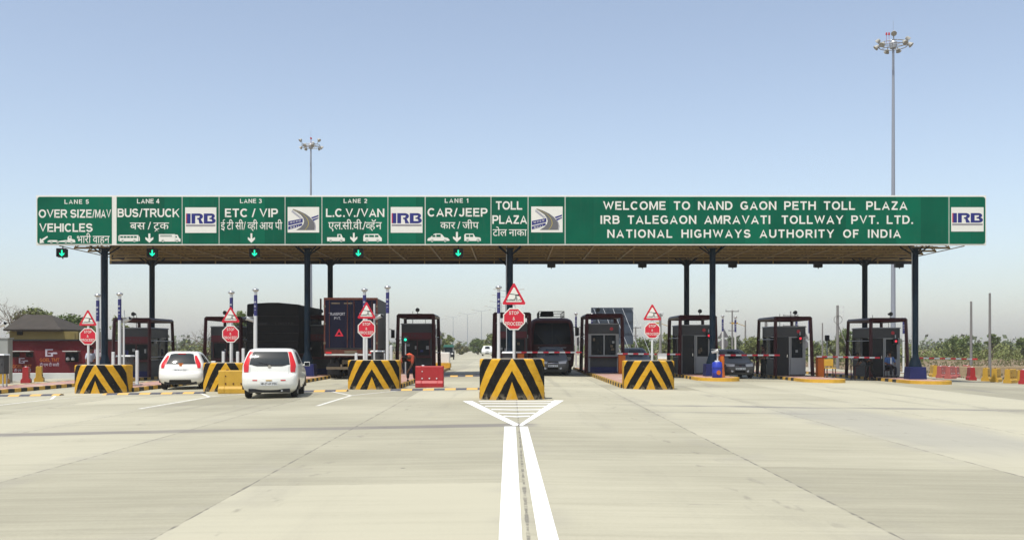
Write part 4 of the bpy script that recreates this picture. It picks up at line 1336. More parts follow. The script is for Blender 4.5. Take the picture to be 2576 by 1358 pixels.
# blue drum with an orange disc
t = thing('drum', 'blue drum with orange disc and white lid on a yellow island nose', 'drum', (X(1804, 47.3), 47.3, ztop(9.75)))
mb = MB(); mb.lathe([(.22, 0), (.24, .02), (.235, .20), (.25, .23), (.235, .26), (.24, .45), (.255, .48), (.24, .51), (.225, .70), (.18, .74)], 0, 0, 20); mb.build('body', DRUM, t)
mb = MB(); mb.tube((0, 0, .74), (0, 0, .80), .12, .11, 14); mb.build('lid', PWHITE, t)
mb = MB(); mb.add([(.10 * math.cos(R(20 * i)) + .02, -.263, .24 + .11 * math.sin(R(20 * i))) for i in range(18)], [tuple(range(18))]); mb.build('orange_disc', ORANGE, t)
t = thing('delineator', 'slim orange and red post beside the blue drum', 'post', (X(1817, 47.9), 47.9, ztop(9.75)))
mb = MB(); mb.lathe([(.14, 0), (.13, .05), (.09, .5), (.11, .8), (.08, 1.0)], 0, 0, 12); mb.build('post_body', ORANGE, t)

# ------------------------------------------------------------------ plastic road barriers
def jersey(m, hole_m, L=1.05, h=.80, wb=.46):
    t = thing('plastic_barrier', '', 'road barrier', (0, 0, 0), 0, 'plastic road barriers')
    P = [(-wb / 2, 0), (wb / 2, 0), (wb / 2, .16), (wb * .34, .25), (wb * .29, h - .03), (wb * .25, h), (-wb * .25, h), (-wb * .29, h - .03), (-wb * .34, .25), (-wb / 2, .16)]
    mb = MB(); n = len(P)
    stn = [(-L / 2, .94), (-L / 2 + .04, 1), (-L * .3, 1), (-L * .3 + .03, .93), (L * .3 - .03, .93), (L * .3, 1), (L / 2 - .04, 1), (L / 2, .94)]
    vs = [(x, p * k, z) for x, k in stn for p, z in P]
    fs = [(i * n + j, (i + 1) * n + j, (i + 1) * n + (j + 1) % n, i * n + (j + 1) % n) for i in range(len(stn) - 1) for j in range(n)]
    fs += [tuple(range(n)), tuple(range((len(stn) - 1) * n, len(stn) * n))[::-1]]
    mb.add(vs, fs); mb.build('body', m, t, bevel=.015)
    for a in (-.27, 0, .27):
        mb = MB(); mb.tube((a, -wb * .30, .34), (a, -wb * .35, .34), .028, .028, 10); mb.build('plug', hole_m, t)
    mb = MB(); mb.tube((-.27, -wb * .28, .60), (-.27, -wb * .32, .60), .022, .022, 10); mb.build('plug', hole_m, t)
    mb = MB(); mb.lathe([(.05, h), (.05, h + .03), (.035, h + .035)], -.25, 0, 10); mb.build('filler_cap', hole_m, t)
    return t


JR = jersey(JRED, PWHITE); JY = jersey(JYEL, RUST); JP = jersey(JPINK, PWHITE)
x0 = X(1081, 37.6)
JR.location = (x0, 37.6, g(x0)); JR['label'] = 'red plastic barrier standing in LANE 1 beside the bending worker'
x0 = X(590, 34.9)
JY.location = (x0, 34.9, g(x0)); JY['label'] = 'yellow plastic barrier leaning close to a chevron block, half behind the nearest hatchback'
JL = []
rowsR = [(2349, 61.0, 'Y', 'yellow', 'nearest the blue plinth'), (2370, 58.6, 'P', 'faded red', 'behind the yellow island nose'), (2391, 57.4, 'P', 'faded red', 'second right of the yellow nose'),
         (2405, 64.0, 'P', 'faded red', 'small and half hidden'), (2431, 68.5, 'P', 'faded red', 'farthest, by the tan wall'), (2443, 55.0, 'R', 'red', 'foot of the shorter utility pole'),
         (2481, 53.6, 'Y', 'yellow', 'left of the taller utility pole'), (2506, 52.3, 'Y', 'yellow', 'right of the taller utility pole'), (2542, 50.6, 'Y', 'yellow', 'nearest whole yellow one'),
         (2563, 55.0, 'Y', 'yellow', 'behind the nearest yellow one'), (2576, 49.4, 'R', 'red', 'cut by the right edge')]
random.seed(5)
first = {'P': True}
for px, y, c, cn, wh in rowsR:
    xx = X(px, y)
    lab = '%s plastic barrier in the right roadside row, %s' % (cn, wh)
    z = g(xx) if abs(xx) < 26.5 else -.42 + min(.5, max(0, xx - 30) * .012)
    rz = R(63) + random.choice((-1, 1)) * random.uniform(.08, .34)
    if c == 'P' and first['P']:
        first['P'] = False; JP.location = (xx, y, z); JP.scale = (.9, .9, .88); JP.rotation_euler.z = rz; JP['label'] = lab; continue
    dup({'Y': JY, 'P': JP, 'R': JR}[c], (xx, y, z), rz, lab).scale = (.9, .9, .88)
for px, y, c, cn, wh in ((66, 50.5, 'R', 'red', 'before the small window'), (99, 52.5, 'Y', 'yellow', 'below the larger lettering'), (10, 50.0, 'Y', 'yellow', 'at the left edge of the photo')):
    xx = X(px, y); dup({'Y': JY, 'R': JR}[c], (xx, y, g(xx)), R(112), '%s plastic barrier by the maroon wall, %s' % (cn, wh))

# white end block of the island in lane 1
xx = X(1110.5, 65.5)
t = thing('end_block', 'bright white block at the far end of the island left of LANE 1', 'crash block', (xx, 65.3, ztop(-5.05)))
mb = MB(); mb.box(-.62, .62, -.5, .6, 0, .30); mb.build('plinth', KERBY, t, bevel=.02)
mb = MB(); mb.box(-.56, .56, -.4, .5, .30, 1.0); mb.build('block_body', WPLAIN, t, bevel=.04)
t = thing('parcel_box', 'white carton standing beside the dark car', 'box', (X(1665, 50.8), 50.8, g(8)))
mb = MB(); mb.box(-.22, .22, -.2, .2, 0, 1.25); mb.build('carton', WPLAIN, t, bevel=.01)
mb = MB(); mb.box(-.225, .225, -.03, .03, 1.251, 1.256); mb.box(-.225, .225, -.206, -.201, .9, .96); mb.build('tape', JYEL, t)

# ------------------------------------------------------------------ cars: bodies lofted through rounded plan outlines
NR, NC, NS = 8, 5, 14
NTOT = 2 * (NR + NS) + 4 * NC


class Shell:
    "levels = (z, y_rear, y_front, half width, corner radius rear, corner radius front, rear bow, front bow)"
    def __init__(s, levels, steps=3):
        L = []
        n = len(levels)
        for i in range(n - 1):
            p0, p1, p2, p3 = levels[max(0, i - 1)], levels[i], levels[i + 1], levels[min(n - 1, i + 2)]
            for k in range(steps):
                t = k / steps
                a = [.5 * ((2 * q1) + (-q0 + q2) * t * .8 + (2 * q0 - 5 * q1 + 4 * q2 - q3) * t * t * .8 + (-q0 + 3 * q1 - 3 * q2 + q3) * t ** 3 * .8) for q0, q1, q2, q3 in zip(p0, p1, p2, p3)]
                lin = [q1 + (q2 - q1) * t for q1, q2 in zip(p1, p2)]
                L.append([.55 * u + .45 * v for u, v in zip(a, lin)] if k else list(p1))
        L.append(list(levels[-1]))
        s.steps = steps
        s.rings = [s.ring(*l) for l in L]

    def ring(s, z, yr, yf, hw, rr, rf, br, bf):
        pts = []
        def corner(cx, cy, r, a0):
            return [(cx + r * math.cos(R(a0 + 90 * (i + .5) / NC)), cy + r * math.sin(R(a0 + 90 * (i + .5) / NC))) for i in range(NC)]
        for i in range(NR):
            u = (i + .5) / NR * 2 - 1; pts.append((u * (hw - rr), yr - br * (1 - u * u)))
        pts += corner(hw - rr, yr + rr, rr, -90)
        for i in range(NS):
            u = (i + .5) / NS; pts.append((hw + .015 * math.sin(math.pi * u), yr + rr + (yf - rf - yr - rr) * u))
        pts += corner(hw - rf, yf - rf, rf, 0)
        for i in range(NR):
            u = 1 - (i + .5) / NR * 2; pts.append((u * (hw - rf), yf + bf * (1 - u * u)))
        pts += corner(-hw + rf, yf - rf, rf, 90)
        for i in range(NS):
            u = 1 - (i + .5) / NS; pts.append((-hw - .015 * math.sin(math.pi * u), yr + rr + (yf - rf - yr - rr) * u))
        pts += corner(-hw + rr, yr + rr, rr, 180)
        return [(x, y, z) for x, y in pts]

    def mesh(s, mb):
        n = NTOT
        vs = [p for r in s.rings for p in r]
        fs = [(k * n + i, k * n + (i + 1) % n, (k + 1) * n + (i + 1) % n, (k + 1) * n + i) for k in range(len(s.rings) - 1) for i in range(n)]
        mb.add(vs, fs, 0, True)
        mb.add(s.rings[-1], [tuple(range(n))], 0, True); mb.add(s.rings[0], [tuple(range(n))[::-1]], 0)

    def P(s, i, l):
        l = max(0, min(len(s.rings) - 1.0001, l * s.steps)); k = int(l); f = l - k
        i %= NTOT; a = int(i); g_ = i - a; b = (a + 1) % NTOT
        def q(r): return Vector(s.rings[r][a]).lerp(Vector(s.rings[r][b]), g_)
        return q(k).lerp(q(k + 1), f)

    def patch(s, mb, corners, off=.006, ni=8, nl=5, m=0):
        "corners (i, level): bottom-left, bottom-right, top-right, top-left, laid on the skin"
        vs = []
        for b in range(nl + 1):
            v = b / nl
            for a in range(ni + 1):
                u = a / ni
                i = (corners[0][0] * (1 - u) + corners[1][0] * u) * (1 - v) + (corners[3][0] * (1 - u) + corners[2][0] * u) * v
                l = (corners[0][1] * (1 - u) + corners[1][1] * u) * (1 - v) + (corners[3][1] * (1 - u) + corners[2][1] * u) * v
                p = s.P(i, l); e = .05
                d1 = s.P(i + .3, l) - s.P(i - .3, l); d2 = s.P(i, l + e) - s.P(i, l - e)
                nn = d1.cross(d2)
                nn = nn.normalized() if nn.length > 1e-9 else Vector((0, 0, 1))
                vs.append(p + nn * off)
        w = ni + 1
        mb.add(vs, [(j * w + i, j * w + i + 1, (j + 1) * w + i + 1, (j + 1) * w + i) for j in range(nl) for i in range(ni)], m, True)


I_REAR = (0, NR - 1)                       # index spans round the ring
I_R = (NR + NC, NR + NC + NS - 1)
I_FRONT = (NR + 2 * NC + NS, 2 * NR + 2 * NC + NS - 1)
I_L = (2 * NR + 3 * NC + NS, 2 * NR + 3 * NC + 2 * NS - 1)


def wheels(t, spots, r, w, rimm=None):
    for x, y in spots:
        s_ = 1 if x > 0 else -1
        wh = MB(); prof = [(r * .62, -w / 2), (r * .93, -w / 2), (r, -w * .34), (r, w * .34), (r * .93, w / 2), (r * .62, w / 2)]
        n = 24; vs = []
        for rr, ww in prof:
            for i in range(n): vs.append((x + ww, y + rr * math.cos(2 * math.pi * i / n), r + rr * math.sin(2 * math.pi * i / n)))
        wh.add(vs, [(k * n + i, k * n + (i + 1) % n, (k + 1) * n + (i + 1) % n, (k + 1) * n + i) for k in range(5) for i in range(n)], 0, True)
        o = wh.build('wheel', RUBBER, t)
        rm = MB(); rm.tube((x + s_ * w * .30, y, r), (x + s_ * w * .46, y, r), r * .63, r * .58, 20); rm.tube((x + s_ * w * .461, y, r), (x + s_ * w * .5, y, r), r * .16, r * .12, 10)
        for i in range(5):
            a = 2 * math.pi * i / 5; rm.tube((x + s_ * w * .47, y, r), (x + s_ * w * .47, y + r * .55 * math.cos(a), r + r * .55 * math.sin(a)), .035, .03, 5)
        rm.build('rim', rimm or GALV, o)


def arch(t, spots, r):
    mb = MB()
    for x, y in spots:
        s_ = 1 if x > 0 else -1
        n = 20
        vs = [(x, y + r * 1.22 * math.cos(math.pi * i / n), r * .95 + r * 1.22 * math.sin(math.pi * i / n)) for i in range(n + 1)]
        vs += [(x - s_ * .2, a, b) for _, a, b in vs]
        mb.add(vs, [tuple(range(n + 1))] + [(i, i + 1, n + 2 + i, n + 1 + i) for i in range(n)], 0)
    mb.build('wheel_arch', BLACK, t)


def plate_text(t, txt, x, y, z, w, h, face, col=PWHITE):
    mb = MB(); mb.box(x - w / 2, x + w / 2, y - .008, y + .008, z - h / 2, z + h / 2); p = mb.build('number_plate', col, t)
    l = MB(); add_text(l, txt, x - w * .45, x + w * .45, z + h * .30, z - h * .30, y - .011 if face < 0 else y - .011, wt=.17); l.build('lettering', BLACK, p)


def hatch_tall(loc, rz, label):
    "white hatchback seen from behind: tall lamps up the pillars, high glass, deep bumper"
    t = thing('parked_car' if False else 'hatchback_car', label, 'car', loc, rz, 'cars at the toll booths')
    sh = Shell([(.17, .22, 3.50, .66, .22, .3, .02, .05), (.27, .06, 3.68, .78, .24, .4, .05, .08), (.42, .0, 3.76, .835, .26, .45, .07, .10), (.60, .0, 3.78, .845, .26, .45, .07, .10),
                (.70, .03, 3.74, .845, .24, .45, .06, .10), (.78, .10, 3.60, .845, .20, .42, .05, .10), (.93, .12, 3.05, .84, .20, .40, .04, .10),
                (1.02, .14, 2.62, .825, .17, .35, .04, .12), (1.22, .24, 2.24, .765, .14, .3, .04, .12), (1.40, .37, 1.92, .70, .12, .26, .04, .10), (1.49, .45, 1.74, .645, .12, .26, .03, .08), (1.535, .62, 1.55, .53, .16, .24, .02, .05)])
    mb = MB(); sh.mesh(mb); body = mb.build('body', CARW, t)
    gl = MB(); sh.patch(gl, [(-.35, 7.05), (7.35, 7.05), (7.2, 9.35), (-.2, 9.35)], .006, 12, 8); gl.build('rear_window', CGLASS, t)
    tr = MB(); sh.patch(tr, [(1.2, 6.72), (5.8, 6.72), (6.8, 7.04), (.2, 7.04)], .008, 10, 3); tr.build('tailgate_trim', BLACK, t)
    wp = MB(); a, b = sh.P(3.6, 7.1), sh.P(1.5, 7.5); wp.tube((a.x, a.y - .02, a.z), (b.x, b.y - .02, b.z), .012, .008, 5); wp.build('wiper', BLACK, t)
    for s_ in (0, 1):
        lm = MB(); f = (lambda i: i) if not s_ else (lambda i: 7 - i)
        sh.patch(lm, [(f(-2.6), 5.2), (f(-.6), 5.2), (f(-.45), 7.2), (f(-3.2), 7.2)] if not s_ else [(f(-.6), 5.2), (f(-2.6), 5.2), (f(-3.2), 7.2), (f(-.45), 7.2)], .012, 5, 6)
        sh.patch(lm, [(f(-3.2), 7.2), (f(-.45), 7.2), (f(-.35), 9.3), (f(-2.0), 9.3)] if not s_ else [(f(-.45), 7.2), (f(-3.2), 7.2), (f(-2.0), 9.3), (f(-.35), 9.3)], .012, 5, 6)
        lm.build('tail_lamp', LAMPR, t)
        rf = MB(); sh.patch(rf, [(f(.1), 2.75), (f(1.1), 2.75), (f(1.1), 2.9), (f(.1), 2.9)] if not s_ else [(f(1.1), 2.75), (f(.1), 2.75), (f(.1), 2.9), (f(1.1), 2.9)], .006, 4, 2); rf.build('reflector', LAMPR, t)
    sw = MB()
    for side in (I_R, I_L):
        a, b = side
        d = 1 if side is I_R else -1
        u0, u1 = (a, b) if d > 0 else (b, a)
        q = lambda u, l: (u0 + (u1 - u0) * u, l)
        for ua, ub in ((.13, .40), (.43, .70)):
            c = [q(ua, 7.1), q(ub, 7.1), q(ub - .02 if ub < .5 else ub - .10, 9.2), q(ua + .03, 9.2)]
            if d < 0: c = [c[1], c[0], c[3], c[2]]
            sh.patch(sw, c, .006, 6, 5)
    sw.build('side_window', GLASS, t)
    ln = MB(); sh.patch(ln, [(.0, 4.05), (7.0, 4.05), (7.0, 4.15), (.0, 4.15)], .003, 10, 1)
    for i in (-.2, 7.2): sh.patch(ln, [(i - .03, 4.1), (i + .03, 4.1), (i + .03, 6.7), (i - .03, 6.7)], .003, 1, 6)
    ln.build('panel_gap', BLACK, t)
    bt = MB(); bt.box(-.62, .62, .02, .5, .19, .30); bt.build('underbody', BLACK, t)
    b2 = MB(); b2.tube((.38, .0, .24), (.38, .4, .24), .03, .03, 10); b2.build('exhaust', GALV, t)
    p_ = sh.P(3.5, 2.5); plate_text(t, 'MH-27-AR 2755', 0, p_.y - .012, .46, .52, .12, -1)
    yl = MB(); yl.box(-.09, .09, p_.y - .02, p_.y - .002, .545, .575); yl.build('plate_sticker', JYEL, t)
    em = MB(); e = sh.P(3.5, 6.62); em.tube((e.x, e.y - .005, e.z), (e.x, e.y - .02, e.z), .05, .05, 14); em.build('badge', CHROME, t)
    sp = [(-.70, .68), (.70, .68), (-.70, 3.02), (.70, 3.02)]
    wheels(t, sp, .285, .185); arch(t, [(x * 1.216, y) for x, y in sp], .285)
    for s_ in (-1, 1):
        m_ = MB(); m_.tube((s_ * .80, 2.35, .98), (s_ * .95, 2.3, 1.0), .03, .03, 6); m_.box(min(s_ * .87, s_ * 1.05), max(s_ * .87, s_ * 1.05), 2.22, 2.34, .95, 1.09); k = m_.build('mirror', CARW, t, bevel=.03)
        gq = MB(); gq.box(min(s_ * .885, s_ * 1.035), max(s_ * .885, s_ * 1.035), 2.214, 2.219, .965, 1.075); gq.build('mirror_glass', GLASS, k)
    hd = MB()
    for side, uu in ((I_R, (.28, .36)), (I_R, (.52, .60))):
        a, b = side; q0, q1 = a + (b - a) * uu[0], a + (b - a) * uu[1]; sh.patch(hd, [(q0, 5.7), (q1, 5.7), (q1, 5.95), (q0, 5.95)], .014, 3, 2)
    hd.build('door_handle', CARW, t)
    return t


def hatch_round(loc, rz, label):
    "white hatchback with shoulder lamps and tinted rear glass"
    t = thing('hatchback_car', label, 'car', loc, rz, 'cars at the toll booths')
    sh = Shell([(.20, .22, 3.45, .64, .22, .3, .02, .05), (.30, .05, 3.62, .77, .24, .4, .06, .08), (.45, .0, 3.72, .83, .26, .45, .08, .10), (.62, .02, 3.74, .84, .26, .45, .07, .10),
                (.72, .09, 3.70, .84, .22, .45, .05, .10), (.82, .12, 3.50, .835, .20, .42, .05, .10), (.94, .16, 3.0, .825, .20, .40, .05, .10),
                (1.04, .22, 2.58, .79, .22, .35, .05, .12), (1.20, .34, 2.26, .715, .20, .3, .05, .12), (1.34, .47, 1.98, .645, .16, .26, .05, .10), (1.43, .56, 1.80, .58, .16, .26, .04, .08), (1.475, .74, 1.58, .46, .18, .24, .02, .05)])
    mb = MB(); sh.mesh(mb); mb.build('body', CARW, t)
    gl = MB(); sh.patch(gl, [(-.3, 6.5), (7.3, 6.5), (7.1, 9.4), (-.1, 9.4)], .006, 12, 8); gl.build('rear_window', CGLASS, t)
    sp_ = MB(); sh.patch(sp_, [(.4, 9.5), (6.6, 9.5), (6.4, 10.3), (.6, 10.3)], .03, 10, 2); sp_.build('roof_spoiler', CARW, t)
    hl = MB(); e = sh.P(3.5, 9.45); hl.box(-.14, .14, e.y - .03, e.y, e.z - .01, e.z + .02); hl.build('brake_lamp', LAMPR, t)
    for s_ in (0, 1):
        lm = MB(); f = (lambda i: i) if not s_ else (lambda i: 7 - i)
        c = [(f(-1.9), 5.1), (f(-.6), 5.1), (f(-.3), 6.9), (f(-2.6), 6.9)]; d = [(f(-2.6), 6.9), (f(-.3), 6.9), (f(-.5), 8.8), (f(-1.6), 8.8)]
        if s_: c = [c[1], c[0], c[3], c[2]]; d = [d[1], d[0], d[3], d[2]]
        sh.patch(lm, c, .012, 5, 6); sh.patch(lm, d, .012, 5, 6); lm.build('tail_lamp', LAMPR, t)
    sw = MB()
    for side in (I_R, I_L):
        a, b = side; d = 1 if side is I_R else -1
        u0, u1 = (a, b) if d > 0 else (b, a)
        q = lambda u, l: (u0 + (u1 - u0) * u, l)
        for ua, ub in ((.10, .40), (.43, .70)):
            c = [q(ua, 6.9), q(ub, 6.9), q(ub - .02 if ub < .5 else ub - .10, 9.1), q(ua + .05, 9.0)]
            if d < 0: c = [c[1], c[0], c[3], c[2]]
            sh.patch(sw, c, .006, 6, 5)
    sw.build('side_window', GLASS, t)
    bm_ = MB(); sh.patch(bm_, [(.3, .85), (6.7, .85), (6.3, 1.7), (.7, 1.7)], .006, 8, 4); bm_.build('bumper_insert', BLACK, t)
    ln = MB(); sh.patch(ln, [(.0, 3.5), (7.0, 3.5), (7.0, 3.6), (.0, 3.6)], .003, 10, 1); ln.build('panel_gap', BLACK, t)
    nr = MB(); sh.patch(nr, [(1.6, 4.0), (5.4, 4.0), (5.4, 4.9), (1.6, 4.9)], .003, 8, 3); rec = nr.build('plate_recess', PWHITE, t)
    l = MB(); p_ = sh.P(3.5, 4.4); add_text(l, 'MH-30-AA 2737', -.22, .22, p_.z + .035, p_.z - .035, p_.y - .012, wt=.16); l.build('lettering', BLACK, rec)
    em = MB(); e = sh.P(3.5, 6.05); em.tube((e.x, e.y - .004, e.z), (e.x, e.y - .015, e.z), .055, .055, 14); em.build('badge', ORANGE, t)
    st = MB(); e = sh.P(3.5, 6.65); st.box(-.09, .09, e.y - .015, e.y - .004, e.z - .03, e.z + .03); st.build('window_sticker', ORANGE, t)
    bt = MB(); bt.box(-.60, .60, .04, .5, .21, .32); bt.build('underbody', BLACK, t)
    sp = [(-.69, .70), (.69, .70), (-.69, 3.0), (.69, 3.0)]
    wheels(t, sp, .285, .185); arch(t, [(x * 1.222, y) for x, y in sp], .285)
    for s_ in (-1, 1):
        m_ = MB(); m_.tube((s_ * .78, 2.3, .98), (s_ * .92, 2.26, 1.0), .03, .03, 6); m_.box(min(s_ * .85, s_ * 1.02), max(s_ * .85, s_ * 1.02), 2.18, 2.30, .95, 1.08); m_.build('mirror', CARW, t, bevel=.03)
    return t


def front_car(loc, label, paint, kind='hatch', sc_=1.0):
    "a car facing the camera (rotated half a turn)"
    t = thing('sedan_car' if kind == 'sedan' else 'hatchback_car', label, 'car', loc, math.pi, 'cars at the toll booths')
    k = 0 if kind == 'hatch' else .35
    sh = Shell([(.17, .15, 3.55 + k, .64, .2, .3, .02, .05), (.28, .04, 3.70 + k, .76, .24, .4, .05, .09), (.42, .0, 3.78 + k, .82, .26, .42, .06, .11), (.58, .0, 3.80 + k, .83, .26, .42, .06, .11),
                (.70, .02, 3.74 + k, .835, .24, .42, .05, .10), (.80, .05, 3.50 + k, .83, .22, .40, .05, .10), (.93, .08, 2.95 + k, .82, .20, .38, .05, .10),
                (1.04, .25, 2.62 + k * .8, .78, .22, .35, .05, .13), (1.20, .45, 2.30 + k * .8, .71, .20, .3, .05, .13), (1.36, .60, 1.98 + k * .6, .635, .18, .26, .04, .10), (1.45, .72, 1.78 + k * .5, .56, .18, .26, .03, .08), (1.49, .90, 1.58 + k * .5, .45, .18, .24, .02, .05)])
    mb = MB(); sh.mesh(mb); mb.build('body', paint, t)
    a, b = I_FRONT
    w = MB(); sh.patch(w, [(a + .1, 6.75), (b - .1, 6.75), (b - .2, 9.2), (a + .2, 9.2)], .006, 10, 8); w.build('windscreen', GLASS, t)
    gr = MB(); sh.patch(gr, [(a + 1.6, 3.15), (b - 1.6, 3.15), (b - 1.0, 4.0), (a + 1.0, 4.0)], .008, 8, 3); g_ = gr.build('grille', BLACK, t)
    bd = MB(); sh.patch(bd, [(a + 1.2, 3.5), (b - 1.2, 3.5), (b - 1.2, 3.62), (a + 1.2, 3.62)], .014, 8, 1); bd.build('chrome_bar', CHROME, g_)
    lo = MB(); sh.patch(lo, [(a + .6, 1.2), (b - .6, 1.2), (b - 1.0, 2.2), (a + 1.0, 2.2)], .008, 8, 3); lo.build('lower_intake', BLACK, t)
    for s_ in (0, 1):
        f = (lambda i: a + i) if not s_ else (lambda i: b - i)
        c = [(f(-2.6), 3.4), (f(.5), 3.3), (f(.9), 4.3), (f(-3.2), 4.9)]
        if s_: c = [c[1], c[0], c[3], c[2]]
        h = MB(); sh.patch(h, c, .010, 6, 5); h.build('headlamp', LAMPC, t)
        fg = MB(); p_ = sh.P(f(-.5), 1.8); fg.tube((p_.x, p_.y, p_.z), (p_.x, p_.y + .02, p_.z), .06, .06, 12); fg.build('fog_lamp', LAMPC, t)
    p_ = sh.P((a + b) / 2, 2.6)
    pl = MB(); pl.box(-.25, .25, p_.y + .004, p_.y + .018, p_.z - .055, p_.z + .055); q = pl.build('number_plate', PWHITE, t)
    lt = MB(); add_text(lt, 'MH 27', -.2, .2, p_.z + .035, p_.z - .035, 0, wt=.17); lt.v = [(-x, p_.y + .021 - y, z) for x, y, z in lt.v]; lt.build('lettering', BLACK, q)
    sw = MB()
    for side in (I_R, I_L):
        a2, b2 = side; d = 1 if side is I_R else -1
        u0, u1 = (a2, b2) if d > 0 else (b2, a2)
        qq = lambda u, l: (u0 + (u1 - u0) * u, l)
        for ua, ub in ((.14, .40), (.43, .72)):
            c = [qq(ua, 6.9), qq(ub, 6.9), qq(ub - .02 if ub < .5 else ub - .10, 9.1), qq(ua + .05, 9.0)]
            if d < 0: c = [c[1], c[0], c[3], c[2]]
            sh.patch(sw, c, .006, 6, 5)
    sw.build('side_window', GLASS, t)
    bt = MB(); bt.box(-.60, .60, .3, 3.4 + k, .19, .32); bt.build('underbody', BLACK, t)
    sp = [(-.69, .70), (.69, .70), (-.69, 3.0 + k), (.69, 3.0 + k)]
    wheels(t, sp, .285, .185); arch(t, [(x * 1.21, y) for x, y in sp], .285)
    for s_ in (-1, 1):
        m_ = MB(); m_.tube((s_ * .76, 2.36 + k, .98), (s_ * .92, 2.36 + k, 1.0), .03, .03, 6); m_.box(min(s_ * .85, s_ * 1.02), max(s_ * .85, s_ * 1.02), 2.32 + k, 2.44 + k, .95, 1.08); m_.build('mirror', BLACK, t, bevel=.03)
    wp = MB()
    for o in (-.35, .2):
        e = sh.P((a + b) / 2, 6.8); wp.tube((o, e.y + .03, e.z), (o + .3, e.y - .02, e.z + .12), .012, .008, 5)
    wp.build('wiper', BLACK, t)
    return t


xx = X(674, 30.6); c_ = hatch_tall((xx, 30.75, g(-7.5)), R(7), 'nearest white hatchback with tall red tail lamps driving into LANE 2')
xx = X(449, 38.4); c_ = hatch_round((xx, 38.6, g(-12.8)), R(9), 'farther white hatchback with orange badge driving into LANE 3')
front_car((X(1391, 52.0), 52.0 + 4.1, g(2.2)), 'small silver car with dark windscreen behind the boom in front of the red bus', CARS, 'sedan')
front_car((X(1606, 55.0), 55.0 + 3.8, g(7)), 'dark car half hidden by the chevron block right of the bus', CARK, 'hatch')
front_car((X(1862, 51.5), 51.5 + 3.8, g(11.5)), 'silver grey hatchback facing us at the third boom beside a standing woman', CARS, 'hatch')
for o in list(bpy.data.objects):
    if o.get('category') == 'car' and abs(o.rotation_euler.z - math.pi) < .01: o.location.y += 0

